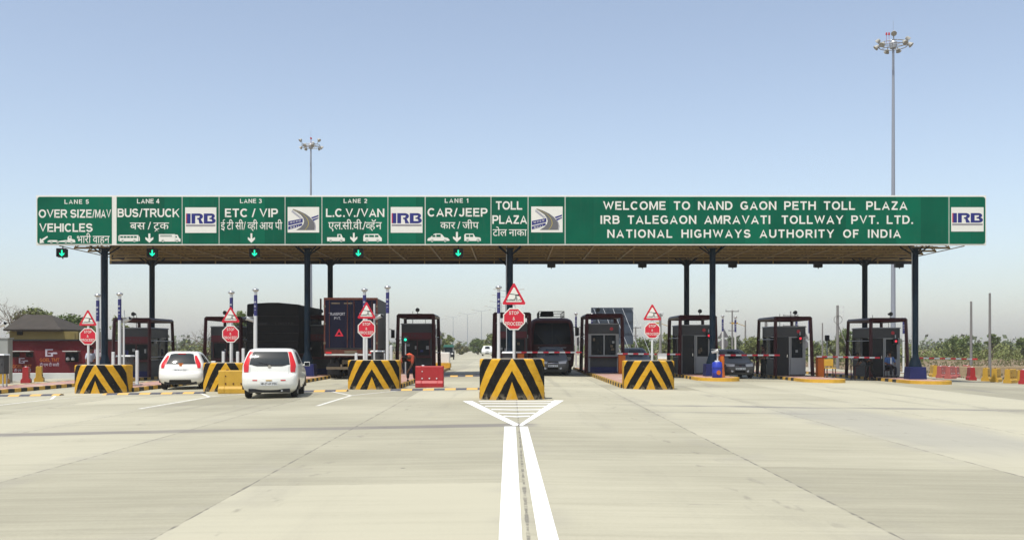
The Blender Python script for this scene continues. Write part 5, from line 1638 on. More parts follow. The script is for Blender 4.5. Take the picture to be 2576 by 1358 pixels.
# ------------------------------------------------------------------ lorries
def lorry(loc, rz, w, zt, L, label, face, side, style):
    t = thing('cargo_truck', label, 'truck', loc, rz, 'trucks at the toll booths')
    hw = w / 2
    ch = MB()
    for a in (-.42, .34): ch.box(a, a + .08, .1, L + 2.0, .72, .95)
    for yy in (.15, 1.2, 3.0, 5.0): ch.box(-.339, .339, yy, yy + .1, .74, .93)
    ch.tube((-.9, 1.6, .5), (.9, 1.6, .5), .10, .10, 10); ch.tube((0, 1.6, .5), (0, 4.5, .75), .05, .05, 8); ch.lathe([(.05, .35), (.18, .42), (.18, .58), (.05, .65)], 0, 1.6, 12)
    ch.build('chassis', DUSTY, t)
    wheels(t, [(sx_ * o, y) for y in (1.6, L + 1.0) for sx_ in (-1, 1) for o in ((.78, 1.05) if y < 3 else (1.0,))], .50, .25, DUSTY)
    zb = 1.45 if style == 'doors' else 1.15
    if style == 'doors':
        bx = MB(); bx.box(-hw, hw, 0, L, zb, zt); body = bx.build('cargo_box', side, t, bevel=.02)
        for s_ in (-1, 1):
            d = MB(); a, b = (-hw + .05, -.012) if s_ < 0 else (.012, hw - .05)
            d.box(a, b, -.035, -.003, zb + .06, zt - .10); dr = d.build('rear_door', face, t, bevel=.008)
            bars = MB(); q = s_ * .16
            bars.tube((q, -.055, zb + .08), (q, -.055, zt - .14), .018, .018, 6); bars.tube((s_ * (hw - .25), -.055, zb + .08), (s_ * (hw - .25), -.055, zt - .14), .014, .014, 6)
            bars.box(q - .02, q + .02, -.08, -.04, zb + .5, zb + 1.0); bars.build('locking_bar', RUST, dr)
            hg = MB()
            for zz in (zb + .3, (zb + zt) / 2, zt - .4): hg.box(s_ * (hw - .02) - .05, s_ * (hw - .02) + .05, -.06, -.036, zz - .05, zz + .05)
            hg.build('hinge', DUSTY, dr)
        e = MB(); e.box(-hw - .015, hw + .015, -.05, .05, zt - .085, zt + .02); e.box(-hw - .015, -hw + .05, -.045, .05, zb, zt - .086); e.box(hw - .05, hw + .015, -.045, .05, zb, zt - .086); e.build('edge_frame', RUST, t)
        l = MB(); add_text(l, 'TRANSPORT', -hw + .22, -hw + 1.0, zt - .70, zt - .84, -.042, wt=.17); add_text(l, 'PVT.', -hw + .48, -hw + .80, zt - .91, zt - 1.04, -.042, wt=.17); add_text(l, 'LTD', .42, .80, zt - .70, zt - .84, -.042, wt=.17)
        l.build('lettering', MATS['chalk_paint'], t)
        tri = MB(); c = (-hw + .72, zt - 1.72)
        for i in range(3):
            p0 = (c[0] + .24 * math.cos(R(90 + 120 * i)), c[1] + .24 * math.sin(R(90 + 120 * i))); p1 = (c[0] + .24 * math.cos(R(210 + 120 * i)), c[1] + .24 * math.sin(R(210 + 120 * i)))
            q0 = (c[0] + .11 * math.cos(R(90 + 120 * i)), c[1] + .11 * math.sin(R(90 + 120 * i))); q1 = (c[0] + .11 * math.cos(R(210 + 120 * i)), c[1] + .11 * math.sin(R(210 + 120 * i)))
            tri.flat([p0, p1, q1, q0], -.042)
        tri.build('warning_triangle', SIGNR, t)
        v = MB(); v.box(-hw + .35, -hw + .75, -.045, -.036, zt - .28, zt - .22); v.box(-hw + .95, -hw + 1.35, -.045, -.036, zt - .28, zt - .22); v.build('top_marker', DUSTY, t)
    else:
        # open body under a sagging black tarpaulin
        n, mlen = 9, 12
        ring = lambda yy, k: [(-hw - .03, zb + .15), (-hw - .05 + .02 * math.sin(k * 2.1), (zb + zt) / 2), (-hw - .02, zt - .05), (-hw + .06, zt - .01 - .03 * abs(math.sin(k * 1.3))), (-.2, zt + .05 - .05 * abs(math.sin(k * 1.1))), (.3, zt + .05 - .06 * abs(math.sin(k * .9))),
                              (hw - .06, zt - .01 - .03 * abs(math.cos(k * 1.3))), (hw + .02, zt - .05), (hw + .05 + .02 * math.cos(k * 1.7), (zb + zt) / 2), (hw + .03, zb + .15)]
        vs = [(x, L * i / mlen, z) for i in range(mlen + 1) for x, z in ring(0, i)]
        fs = [(i * 10 + k, (i + 1) * 10 + k, (i + 1) * 10 + k + 1, i * 10 + k + 1) for i in range(mlen) for k in range(9)]
        bx = MB(); bx.add(vs, fs + [tuple(range(10)), tuple(range(mlen * 10, mlen * 10 + 10))], 0); body = bx.build('tarpaulin', side, t)
        b2 = MB(); b2.box(-hw, hw, .02, L, zb - .05, zb + .5); b2.build('load_bed', RUST, t)
        for k in range(5):
            r_ = MB(); r_.tube((-hw - .05, -.02, zb + .35 + .42 * k), (hw + .05, -.02, zb + .33 + .42 * k), .012, .012, 5); r_.build('rope', BLACK, t)
        l = MB(); add_text(l, 'TRANSPORT', -hw + .45, -.25, zt - .95, zt - 1.07, -.025, wt=.14); add_text(l, 'LIMITED', .15, hw - .2, zt - .95, zt - 1.07, -.025, wt=.14); l.build('lettering', MATS['faint_paint'], t)
        p = MB(); p.tube((hw + .02, L - .2, zt - .5), (hw + .02, L - .2, zt + .55), .05, .05, 6); p.build('side_stake', RUST, t)
    tb = MB(); tb.box(-hw, hw, -.04, .12, zb - .36, zb - .02); o = tb.build('tail_beam', RUST, t)
    wb = MB(); wb.box(-hw + .02, hw - .02, -.06, -.041, zb - .30, zb - .22); wb.build('white_stripe', PALE, o)
    for s_ in (-1, 1):
        lp = MB(); lp.box(s_ * (hw - .22) - .14, s_ * (hw - .22) + .14, -.085, -.061, zb - .21, zb - .12); lp.build('tail_lamp', LAMPR, t)
        mf = MB(); mf.box(s_ * .92 - .28, s_ * .92 + .28, .55, .58, .22, .78); mf.build('mud_flap', BLACK, t)
    bp = MB(); bp.box(-hw + .1, hw - .1, -.02, .06, .48, .60); bp.box(-.5, -.42, .0, .08, .601, .72); bp.box(.42, .5, .0, .08, .601, .72); bp.build('under_bar', DUSTY, t)
    npl = MB(); npl.box(-.3, .3, -.075, -.061, zb - .20, zb - .06); npl.build('number_plate', DUSTY, t)
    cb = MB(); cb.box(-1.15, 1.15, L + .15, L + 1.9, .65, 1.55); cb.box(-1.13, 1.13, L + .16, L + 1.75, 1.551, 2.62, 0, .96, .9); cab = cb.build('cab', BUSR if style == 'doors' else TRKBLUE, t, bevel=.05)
    wd = MB()
    for s_ in (-1, 1): wd.box(min(s_ * 1.12, s_ * 1.155), max(s_ * 1.12, s_ * 1.155), L + .6, L + 1.5, 1.6, 2.35)
    wd.build('cab_window', GLASS, cab)
    for s_ in (-1, 1):
        m_ = MB(); m_.tube((s_ * 1.1, L + 1.7, 2.6), (s_ * 1.45, L + 1.7, 2.5), .015); m_.box(min(s_ * 1.36, s_ * 1.56), max(s_ * 1.36, s_ * 1.56), L + 1.68, L + 1.74, 2.05, 2.5); m_.build('mirror', BLACK, t)
    return t


mat('faint_paint', (.035, .035, .035), .8)
mat('chalk_paint', (.34, .34, .36), .8)
lorry((X(685.5, 50.5), 50.5, g(-12)), R(.6), 2.5, 3.80, 6.6, 'tall black tarpaulin covered truck in LANE 3 behind the hatchback', TRKBLK, TRKBLK, 'tarp')
lorry((X(882.5, 48.6), 48.6, g(-7.5)), R(2.2), 2.55, 3.92, 5.4, 'dark blue box truck with red warning triangle on its rear doors in LANE 2', TRKBLUE, MATS['truck_side_grey'] if 'truck_side_grey' in MATS else mat('truck_side_grey', (.085, .085, .085), .6, var=.25), 'doors')

# ------------------------------------------------------------------ the red bus
def bus(loc, label):
    t = thing('bus', label, 'bus', loc, math.pi)
    sh = Shell([(.30, .2, 9.9, 1.12, .2, .25, .02, .03), (.45, .05, 10.02, 1.22, .22, .28, .03, .06), (.9, .0, 10.08, 1.26, .22, .28, .03, .08), (1.30, .0, 10.08, 1.27, .22, .28, .03, .09), (1.55, .0, 10.06, 1.27, .22, .28, .03, .09),
                (2.2, .03, 9.98, 1.265, .22, .28, .03, .10), (2.75, .08, 9.86, 1.22, .24, .30, .03, .09), (3.0, .18, 9.70, 1.12, .28, .34, .03, .07), (3.12, .4, 9.4, .90, .3, .4, .02, .05)])
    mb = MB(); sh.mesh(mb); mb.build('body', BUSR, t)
    a, b = I_FRONT
    w = MB(); sh.patch(w, [(a - 1.2, 4.15), (b + 1.2, 4.15), (b + .9, 6.3), (a - .9, 6.3)], .008, 12, 8); ws = w.build('windscreen', GLASS, t)
    cp = MB(); sh.patch(cp, [((a + b) / 2 - .06, 4.15), ((a + b) / 2 + .06, 4.15), ((a + b) / 2 + .06, 6.3), ((a + b) / 2 - .06, 6.3)], .014, 2, 6); cp.build('centre_pillar', BLACK, ws)
    wh = MB(); sh.patch(wh, [(a + .3, 3.62), (b - .3, 3.62), (b - .3, 3.72), (a + .3, 3.72)], .010, 10, 1); wh.build('white_trim', PWHITE, t)
    gr = MB(); sh.patch(gr, [(a + .8, 1.5), (b - .8, 1.5), (b - .8, 2.9), (a + .8, 2.9)], .008, 8, 4); gr.build('grille', BLACK, t)
    bp = MB(); sh.patch(bp, [(a - 1, .2), (b + 1, .2), (b + 1, 1.1), (a - 1, 1.1)], .05, 10, 3); bp.build('bumper', BLACK, t)
    for f in (a - .6, b + .6):
        p = sh.P(f, 1.9); h = MB(); h.tube((p.x, p.y - .02, p.z), (p.x, p.y + .03, p.z), .12, .12, 14); h.build('headlamp', LAMPC, t)
    sw = MB()
    for side in (I_R, I_L):
        a2, b2 = side
        for k in range(6):
            i0 = a2 + (b2 - a2) * (k + .1) / 6; i1 = a2 + (b2 - a2) * (k + .92) / 6
            sh.patch(sw, [(i0, 4.2), (i1, 4.2), (i1, 5.6), (i0, 5.6)], .006, 3, 3)
    sw.build('side_window', GLASS, t)
    rk = MB()
    for yy in (5.2, 6.6, 8.0, 9.2):
        for xx in (-.72, .72): rk.tube((xx, yy, 3.05), (xx, yy, 3.52), .02, .02, 6)
    for z in (3.22, 3.50):
        for xx in (-.72, .72): rk.tube((xx, 5.2, z), (xx, 9.2, z), .022, .022, 6)
        for yy in (5.2, 9.2): rk.tube((-.72, yy, z), (.72, yy, z), .022, .022, 6)
    rk.build('roof_rack', BLACK, t)
    lg = MB(); lg.box(-.15, .62, 7.2, 8.9, 3.24, 3.52, 0, .9, .95); lg.build('roof_luggage', TRKBLK, t, bevel=.05)
    for s_ in (-1, 1):
        m_ = MB(); m_.tube((s_ * 1.2, 9.8, 2.6), (s_ * 1.42, 9.95, 2.6), .02); m_.box(min(s_ * 1.30, s_ * 1.50), max(s_ * 1.30, s_ * 1.50), 9.92, 9.98, 2.1, 2.58); m_.build('mirror', BLACK, t, bevel=.02)
    wheels(t, [(-1.0, 2.4), (1.0, 2.4), (-1.05, 8.2), (1.05, 8.2)], .48, .28)
    wp = MB()
    for o in (-.5, .45):
        e = sh.P((a + b) / 2, 4.2); wp.tube((o, e.y + .03, e.z), (o + .35, e.y - .0, e.z + .5), .014, .01, 5)
    wp.build('wiper', BLACK, t)
    return t


bus((X(1389, 56.6), 56.6 + 10.1, g(2.2)), 'dark red bus with roof rack facing us under the canopy')

# ------------------------------------------------------------------ far vehicles
front_car((X(1227, 150), 150, g(3) + .1), 'small white car far along the road left of the central booth', CARB, 'hatch')
xx, yy = X(1129, 118), 118
t = thing('auto_rickshaw', 'green and black auto rickshaw far along the road above the white end block', 'auto rickshaw', (xx, yy, g(xx)))
mb = MB(); mb.box(-.62, .62, 0, 1.3, .3, .95, 0, .95, .95); mb.box(-.4, .4, -.7, .0, .3, .85, 0, .8, .8); mb.build('body', BLACK, t, bevel=.06)
mb = MB(); mb.box(-.64, .64, -.5, 1.3, 1.45, 1.75, 0, .8, .9); mb.build('hood', MATS['tarp_green'] if 'tarp_green' in MATS else mat('tarp_green', (.02, .10, .075), .8), t, bevel=.06)
mb = MB()
for a, b in ((-.58, -.4), (.58, -.4), (-.58, 1.2), (.58, 1.2)): mb.tube((a, b, .85), (a, b, 1.46), .025, .025, 6)
mb.build('hood_post', BLACK, t)
mb = MB(); mb.add([(-.5, -.42, .86), (.5, -.42, .86), (.5, -.40, 1.44), (-.5, -.40, 1.44)], [(0, 1, 2, 3)]); mb.build('windscreen', GLASS, t)
for a in (-.45, .45):
    mb = MB(); mb.tube((a, -.72, .72), (a, -.78, .72), .12, .12, 12); mb.build('headlamp', LAMPC, t)
wheels(t, [(-.52, .9), (.52, .9), (.02, -.45)], .22, .12)

# ------------------------------------------------------------------ people
def skin_mesh(name, chains, m, parent, sub=1):
    "chains of (x, y, z, radius); points closer than 1 mm are shared; the first point is the root"
    vs = []; rad = []; es = []; key = {}
    for ch in chains:
        prev = None
        for x, y, z, r in ch:
            k = (round(x, 3), round(y, 3), round(z, 3))
            if k not in key: key[k] = len(vs); vs.append((x, y, z)); rad.append(r)
            i = key[k]
            if prev is not None and prev != i: es.append((prev, i))
            prev = i
    me = bpy.data.meshes.new(name); me.from_pydata(vs, es, []); me.materials.append(m)
    o = bpy.data.objects.new(name, me); C.objects.link(o)
    if parent: o.parent = parent
    sk = o.modifiers.new('skin', 'SKIN'); sk.use_smooth_shade = True
    lay = me.skin_vertices[0].data if me.skin_vertices else None
    if lay is None:
        bm = bmesh.new(); bm.from_mesh(me); bm.verts.layers.skin.verify(); bm.to_mesh(me); bm.free(); lay = me.skin_vertices[0].data
    for i, r in enumerate(rad): lay[i].radius = (r, r)
    for i in range(len(vs)): lay[i].use_root = (i == 0)
    ss = o.modifiers.new('sub', 'SUBSURF'); ss.levels = sub; ss.render_levels = sub
    return o


def hand_chains(w, d, side):
    "palm and five fingers from wrist w along d"
    d = d.normalized(); up = Vector((0, 1, .2)).normalized(); s_ = d.cross(up).normalized() * side
    if s_.length < .1: s_ = Vector((side, 0, 0))
    palm = w + d * .085
    out = []
    for k, (o, l) in enumerate(((-.030, .062), (-.010, .075), (.010, .072), (.028, .056))):
        b = palm + s_ * o; c = b + d * l * .6 - up * .008; e = b + d * l - up * .026
        out.append([(w.x, w.y, w.z, .024), (palm.x, palm.y, palm.z, .026), (b.x, b.y, b.z, .011), (c.x, c.y, c.z, .009), (e.x, e.y, e.z, .008)])
    b = w + d * .035 - s_ * .035; e = b + d * .045 - s_ * .018
    out.append([(w.x, w.y, w.z, .024), (b.x, b.y, b.z, .012), (e.x, e.y, e.z, .009)])
    return out


def person(label, loc, rz, J, shirt, trouser, hair=True, vest=None, skirt=False):
    "J: joints in metres from the feet"
    t = thing('person', label, 'person', loc, rz)
    V = {k: Vector(v) for k, v in J.items()}
    T = lambda k, r: (V[k].x, V[k].y, V[k].z, r)
    pel, ch, nk, hd = V['pelvis'], V['chest'], V['neck'], V['head']
    mid = pel.lerp(ch, .5)
    chains = [[T('pelvis', .14), (mid.x, mid.y, mid.z, .125), T('chest', .15), T('neck', .055)]]
    dh = (hd - nk).normalized()
    h1, h2, h3 = nk + dh * .07, nk + dh * .15, nk + dh * .24
    chains.append([T('neck', .055), (h1.x, h1.y, h1.z, .075), (h2.x, h2.y, h2.z, .092), (h3.x, h3.y, h3.z, .072)])
    for s_, q in (('l', -1), ('r', 1)):
        chains.append([T('chest', .15), T('sh' + s_, .065), T('el' + s_, .043), T('wr' + s_, .028)])
        chains += hand_chains(V['wr' + s_], V['wr' + s_] - V['el' + s_], q)
        chains.append([T('pelvis', .14), T('hip' + s_, .09), T('kn' + s_, .06), T('an' + s_, .042)])
    body = skin_mesh('body', chains, SKIN, t)
    # face: nose, eyes, ears
    fwd = V['face'] if 'face' in V else Vector((0, -1, 0))
    fwd = (fwd - dh * fwd.dot(dh)).normalized(); sd = fwd.cross(dh)
    ctr = nk + dh * .15
    fm = MB(); n0 = ctr + fwd * .085; fm.tube(n0 + dh * .03, n0 - dh * .015 + fwd * .02, .010, .016, 6)
    for q in (-1, 1):
        e = ctr + sd * .09 * q; fm.tube(e - sd * .005, e + sd * .012 * q, .026, .02, 8)
    fm.build('nose_and_ears', SKIN, t)
    ey = MB()
    for q in (-1, 1):
        e = ctr + fwd * .082 + sd * .033 * q + dh * .025; ey.tube(e, e + fwd * .008, .012, .008, 8)
    mo = ctr + fwd * .084 - dh * .045; ey.tube(mo - sd * .022, mo + sd * .022, .006, .006, 5); ey.build('eyes_and_mouth', HAIR, t)
    if hair:
        a = ctr + dh * .035 - fwd * .022; b = ctr + dh * .105 - fwd * .008; c = ctr - dh * .03 - fwd * .05
        skin_mesh('hair', [[(a.x, a.y, a.z, .098), (b.x, b.y, b.z, .072)], [(a.x, a.y, a.z, .098), (c.x, c.y, c.z, .06)]], HAIR, t)
    sc2 = [[T('pelvis', .155), (mid.x, mid.y, mid.z, .148), T('chest', .168), (nk.x * .7 + ch.x * .3, nk.y * .7 + ch.y * .3, nk.z * .7 + ch.z * .3, .075)]]
    for s_ in 'lr':
        e = V['sh' + s_].lerp(V['el' + s_], 1.0)
        sc2.append([T('chest', .168), T('sh' + s_, .082), (e.x, e.y, e.z, .058)])
    skin_mesh('shirt', sc2, shirt, t)
    if vest:
        skin_mesh('vest', [[(pel.x * .8 + ch.x * .2, pel.y * .8 + ch.y * .2, pel.z * .8 + ch.z * .2, .168), (mid.x, mid.y, mid.z, .163), (ch.x, ch.y, ch.z, .182)]], vest, t)
    tr = []
    for s_ in 'lr':
        tr.append([T('pelvis', .152), T('hip' + s_, .105), T('kn' + s_, .082 if not skirt else .13), T('an' + s_, .066 if not skirt else .12)])
        tr[-1][-1] = (V['an' + s_].x, V['an' + s_].y, V['an' + s_].z + .02, tr[-1][-1][3])
    skin_mesh('trousers' if not skirt else 'skirt', tr, trouser, t)
    for s_ in 'lr':
        an = V['an' + s_]
        f2 = Vector((fwd.x, fwd.y, 0)).normalized() if Vector((fwd.x, fwd.y, 0)).length > .1 else Vector((0, -1, 0))
        f2 = V['toe'] if 'toe' in V else f2
        b, e = an - f2 * .05, an + f2 * .17
        skin_mesh('shoe', [[(b.x, b.y, an.z - .035, .045), (an.x + f2.x * .06, an.y + f2.y * .06, an.z - .035, .048), (e.x, e.y, an.z - .045, .038)]], BLACK, t)
    return t


def stand(lean=0, stride=0, arms=.0):
    return dict(pelvis=(0, 0, .93), chest=(0, -lean * .5, 1.32), neck=(0, -lean, 1.47), head=(0, -lean * 1.2, 1.68), shl=(-.19, -lean * .8, 1.40), shr=(.19, -lean * .8, 1.40),
                ell=(-.25, .03 - lean - arms * .3, 1.13), elr=(.25, .03 - lean - arms * .3, 1.13), wrl=(-.24, -.08 - lean - arms, .90 + arms * .5), wrr=(.24, -.08 - lean - arms, .90 + arms * .5),
                hipl=(-.10, 0, .88), hipr=(.10, 0, .88), knl=(-.11, -.03 - stride * .5, .49), knr=(.11, -.03 + stride * .5, .49), anl=(-.11, -stride, .08), anr=(.11, stride, .08))


bent = dict(pelvis=(.10, .12, .90), chest=(-.02, -.24, 1.02), neck=(-.10, -.42, .98), head=(-.17, -.60, .90), shl=(-.22, -.28, .98), shr=(.15, -.34, .98),
            ell=(-.33, -.36, .72), elr=(.12, -.46, .70), wrl=(-.30, -.44, .48), wrr=(-.02, -.50, .46), hipl=(.0, .10, .86), hipr=(.20, .10, .86),
            knl=(-.02, .06, .47), knr=(.22, .05, .47), anl=(-.03, .08, .08), anr=(.24, .08, .08), face=(0, -.5, -1), toe=(0, -1, 0))
px_ = X(1028, 40.2)
person('worker in orange vest and dark trousers bending down beside the red barrier', (px_, 40.2, ztop(-5.05)), R(8), bent, cloth('orange_shirt', (.30, .05, .025)), cloth('dark_trousers', (.016, .015, .016)), vest=cloth('orange_vest', (.75, .10, .035)))
seat = dict(pelvis=(0, 0, .50), chest=(0, -.02, .90), neck=(0, -.03, 1.05), head=(0, -.04, 1.26), shl=(-.19, -.02, .98), shr=(.19, -.02, .98), ell=(-.27, -.10, .73), elr=(.27, -.10, .73), wrl=(-.16, -.32, .66), wrr=(.16, -.32, .66),
            hipl=(-.1, -.02, .48), hipr=(.1, -.02, .48), knl=(-.12, -.44, .50), knr=(.12, -.44, .50), anl=(-.12, -.44, .08), anr=(.12, -.44, .08))
p = person('guard in dark uniform standing beside the column left of the first hatchback', (X(399, 55), 55, ztop(-19.3)), R(40), stand(.02), cloth('guard_shirt', (.03, .035, .06)), cloth('guard_trousers', (.012, .012, .014)))
p = person('man in pale shirt standing behind the chevron block before the maroon wall', (X(226, 50.5), 50.5, g(-21.2)), R(60), stand(.06, .1), cloth('pale_shirt', (.45, .48, .55)), cloth('grey_trousers', (.05, .05, .055)))
p = person('woman in dark clothes standing in profile beside the silver grey hatchback', (X(1921, 53.0), 53.0, g(12.6)), R(-100), stand(.03, .04, .12), cloth('plum_top', (.07, .02, .025)), cloth('black_skirt', (.010, .010, .011)), skirt=True)
lean = dict(pelvis=(.1, .0, .90), chest=(-.26, 0, 1.16), neck=(-.42, 0, 1.24), head=(-.62, 0, 1.32), shl=(-.30, -.18, 1.16), shr=(-.30, .18, 1.16), ell=(-.42, -.2, .92), elr=(-.42, .2, .92), wrl=(-.50, -.15, .80), wrr=(-.50, .15, .80),
            hipl=(.1, -.1, .86), hipr=(.1, .1, .86), knl=(-.02, -.1, .48), knr=(.26, .1, .48), anl=(-.10, -.12, .08), anr=(.46, .12, .08), face=(-1, 0, -.4), toe=(-1, 0, 0))
p = person('man in black leaning over behind the fourth boom, legs apart', (X(2183, 51.6), 51.6, g(17)), 0, lean, cloth('black_shirt', (.012, .012, .013)), cloth('black_trousers', (.011, .011, .012)))
p = person('seated man in blue shirt and white tie at the rightmost booth', (X(2237, 52.3), 52.3, ztop(18.7)), R(5), seat, cloth('blue_shirt', (.06, .13, .30)), cloth('navy_trousers', (.015, .015, .02)))
tie = MB(); tie.add([(-.03, -.19, 1.02), (.03, -.19, 1.02), (.045, -.205, .68), (-.045, -.205, .68)], [(0, 1, 2, 3)]); tie.build('tie', PWHITE, p)
t = thing('stool', 'dark red metal stool under the seated man at the rightmost booth', 'stool', (X(2237, 52.3), 52.3, ztop(18.7)))
mb = MB(); mb.box(-.22, .22, -.22, .22, .32, .355); mb.build('seat', MAROON, t)
for a in (-.18, .18):
    for b in (-.18, .18):
        mb = MB(); mb.tube((a, b, 0), (a, b, .32), .02, .02, 6); mb.build('leg', MAROON, t)
t = thing('desk', 'dark red framed table under the leaning man beside the fourth boom', 'table', (X(2168, 51.6), 51.6, g(17)))
mb = MB(); mb.box(-.5, .35, -.35, .35, .72, .76); mb.build('table_top', BLACK, t)
for a in (-.45, .30):
    for b in (-.3, .3):
        mb = MB(); mb.tube((a, b, 0), (a, b, .72), .03, .03, 6); mb.build('leg', MAROON, t)

# ------------------------------------------------------------------ high masts
def high_mast(loc, h, label):
    t = thing('high_mast_light', label, 'floodlight mast', loc, 0, 'high mast floodlights')
    mb = MB(); mb.tube((0, 0, 0), (0, 0, h), .24, .105, 16); mb.lathe([(.45, 0), (.45, .04), (.27, .06), (.25, .4)], 0, 0, 16); mb.build('mast', MASTG, t)
    mb = MB(); n = 24; r = 1.25
    for z in (h - .15, h - .42):
        for i in range(n): mb.tube((r * math.cos(2 * math.pi * i / n), r * math.sin(2 * math.pi * i / n), z), (r * math.cos(2 * math.pi * (i + 1) / n), r * math.sin(2 * math.pi * (i + 1) / n), z), .045, .045, 5, caps=False)
    for i in range(6):
        a = math.pi * i / 3; mb.tube((.1 * math.cos(a), .1 * math.sin(a), h - .3), (r * math.cos(a), r * math.sin(a), h - .3), .035, .035, 5)
    mb.lathe([(.30, h - .6), (.34, h - .3), (.34, h + .0), (.2, h + .1)], 0, 0, 12); mb.build('lantern_ring', GALV, t)
    for i in range(9):
        a = 2 * math.pi * i / 9 + .2; up = 1 if i % 3 == 0 else 0
        c = Vector((1.5 * math.cos(a), 1.5 * math.sin(a), h - .45 + (.85 if up else 0))); d = Vector((math.cos(a) * .8, math.sin(a) * .8, -.75)).normalized()
        fl = MB(); fl.tube(c - d * .20, c + d * .10, .14, .25, 12); fl.tube(c + d * .10, c + d * .14, .26, .26, 12); fl.tube(c - d * .2, Vector((1.25 * math.cos(a), 1.25 * math.sin(a), h - .2)), .04, .04, 5); fl.build('floodlight', LANTERN, t)
    mb = MB(); mb.tube((0, 0, h + .1), (0, 0, h + 2.0), .022, .012, 5); mb.build('lightning_rod', MASTG, t)
    for a in (-.12, .12):
        mb = MB(); mb.tube((-.62 + a, -.3, h + .55), (-.62 + a, -.3, h + .78), .09, .07, 10); mb.tube((-.62 + a, -.3, h - .2), (-.62 + a, -.3, h + .55), .015, .015, 5); mb.build('warning_lamp', SRED, t)
    return t


m1 = high_mast((X(2247, 94), 94, -.4), 30.4, 'taller looking galvanised floodlight mast behind the right end of the board')
dup(m1, (X(782, 142), 142, -.3), 1.35, 'smaller looking floodlight mast rising behind the road emblem by LANE 3')

# ------------------------------------------------------------------ lamp posts on the median and utility poles
def lamp_post(loc, h, label):
    t = thing('lamp_post', label, 'street lamp', loc, 0, 'double armed lamp posts along the median')
    mb = MB(); mb.tube((0, 0, 0), (0, 0, h), .10, .05, 8); mb.build('pole', MASTG, t)
    for s_ in (-1, 1):
        mb = MB(); mb.tube((0, 0, h - .05), (s_ * .9, 0, h + .12), .04, .035, 6); mb.tube((s_ * .9, 0, h + .12), (s_ * 1.7, 0, h + .30), .035, .03, 6); a = mb.build('arm', MASTG, t)
        mb = MB(); mb.box(min(s_ * 1.65, s_ * 2.35), max(s_ * 1.65, s_ * 2.35), -.13, .13, h + .26, h + .38, 0, .8, .7); mb.build('lamp_head', LANTERN, a)
    return t


LP = [(1105, 804, 'farthest, just above the dark triangular sign'), (1140, 797.5, 'second from the left'), (1176, 790.5, 'third from the left'), (1211, 782.5, 'fourth from the left'),
      (1246, 774, 'fifth from the left'), (1262, 762, 'sixth from the left'), (1272, 747, 'beside the central teal column'), (1280, 733, 'nearest, behind the central column')]
l0 = None
for px, pt, nm in LP:
    y = F * 8.1 / (HY - pt); lab = 'grey double armed lamp post on the median, ' + nm
    if l0 is None: l0 = lamp_post((X(px, y), y, -.1), 9.8, lab)
    else: dup(l0, (X(px, y), y, -.1), 0, lab)


def utility_pole(px, pt, y, r, label, arms=(), lamp=False, stay=False, ring=False):
    xx = X(px, y); z0 = -.4; top = Zp(pt, y) - z0
    t = thing('utility_pole', label, 'utility pole', (xx, y, z0), 0, 'utility poles beyond the plaza')
    mb = MB(); mb.tube((0, 0, 0), (0, 0, top), r, r * .7, 8); mb.build('pole', POLEG, t)
    for zz, w in arms:
        mb = MB(); mb.box(-w, w, -.06, .06, top - zz - .05, top - zz + .05); a = mb.build('cross_arm', POLEG, t)
        for o in (-w * .92, 0, w * .92):
            mb = MB(); mb.lathe([(.05, top - zz + .05), (.09, top - zz + .12), (.05, top - zz + .2), (.08, top - zz + .26), (.03, top - zz + .34)], o, 0, 8); mb.build('insulator', PWHITE, a)
    if lamp:
        mb = MB(); mb.tube((0, 0, top - .6), (-.9, -.2, top - .3), .03, .03, 5); mb.box(-1.5, -.85, -.32, -.1, top - .36, top - .2); mb.build('lamp', JYEL, t)
    if stay:
        mb = MB(); mb.tube((.05, 0, top - 1.7), (1.55, .1, .2), .055, .055, 6); mb.build('stay_pole', POLEG, t)
        for zz in (.15, .55, .95):
            mb = MB(); mb.tube((.05, 0, top - zz), (.5, 0, top - zz), .025, .025, 5); mb.tube((.5, 0, top - zz - .08), (.5, 0, top - zz + .1), .06, .05, 8); mb.build('insulator', PWHITE, t)
    if ring:
        mb = MB(); n = 20
        for i in range(n): mb.tube((.36 * math.cos(2 * math.pi * i / n), -.14, top - 1.25 + .36 * math.sin(2 * math.pi * i / n)), (.36 * math.cos(2 * math.pi * (i + 1) / n), -.14, top - 1.25 + .36 * math.sin(2 * math.pi * (i + 1) / n)), .025, .025, 5, caps=False)
        mb.build('cable_coil', POLEG, t)
    return t


utility_pole(2443, 758, 98, .14, 'bare utility pole rising above the green trees right of the canopy')
utility_pole(2490, 737, 62, .09, 'tallest bare utility pole among the yellow barriers at right')
utility_pole(2107, 768, 88, .15, 'utility pole with cable coil and leaning stay pole', stay=True, ring=True)
utility_pole(1842, 781, 120, .12, 'utility pole with wide cross arms above the silver grey hatchback', arms=((.1, .8), (1.5, .3), (2.4, .45)))
utility_pole(1875, 806, 105, .10, 'utility pole carrying a yellow lamp above the pale green tree', lamp=True)
utility_pole(1927, 803, 108, .20, 'thick utility pole with insulators left of the woman\'s booth', stay=True)
utility_pole(1681, 806, 108, .10, 'utility pole carrying a lamp right of the STOP post by the dark car', lamp=True)
utility_pole(1599, 822, 112, .11, 'low utility pole with cross arms just right of the hoarding', arms=((.1, .6), (1.0, .25)))
utility_pole(1661, 789, 85, .14, 'thick pole standing behind the right hand barrier gate triangle', arms=((.15, .2),))
utility_pole(2069, 812, 98, .08, 'thin pole right of the dark unlit signal box')
utility_pole(1989, 783, 118, .10, 'utility pole with cross arms above the woman\'s booth', arms=((.5, .9), (1.7, .9)))

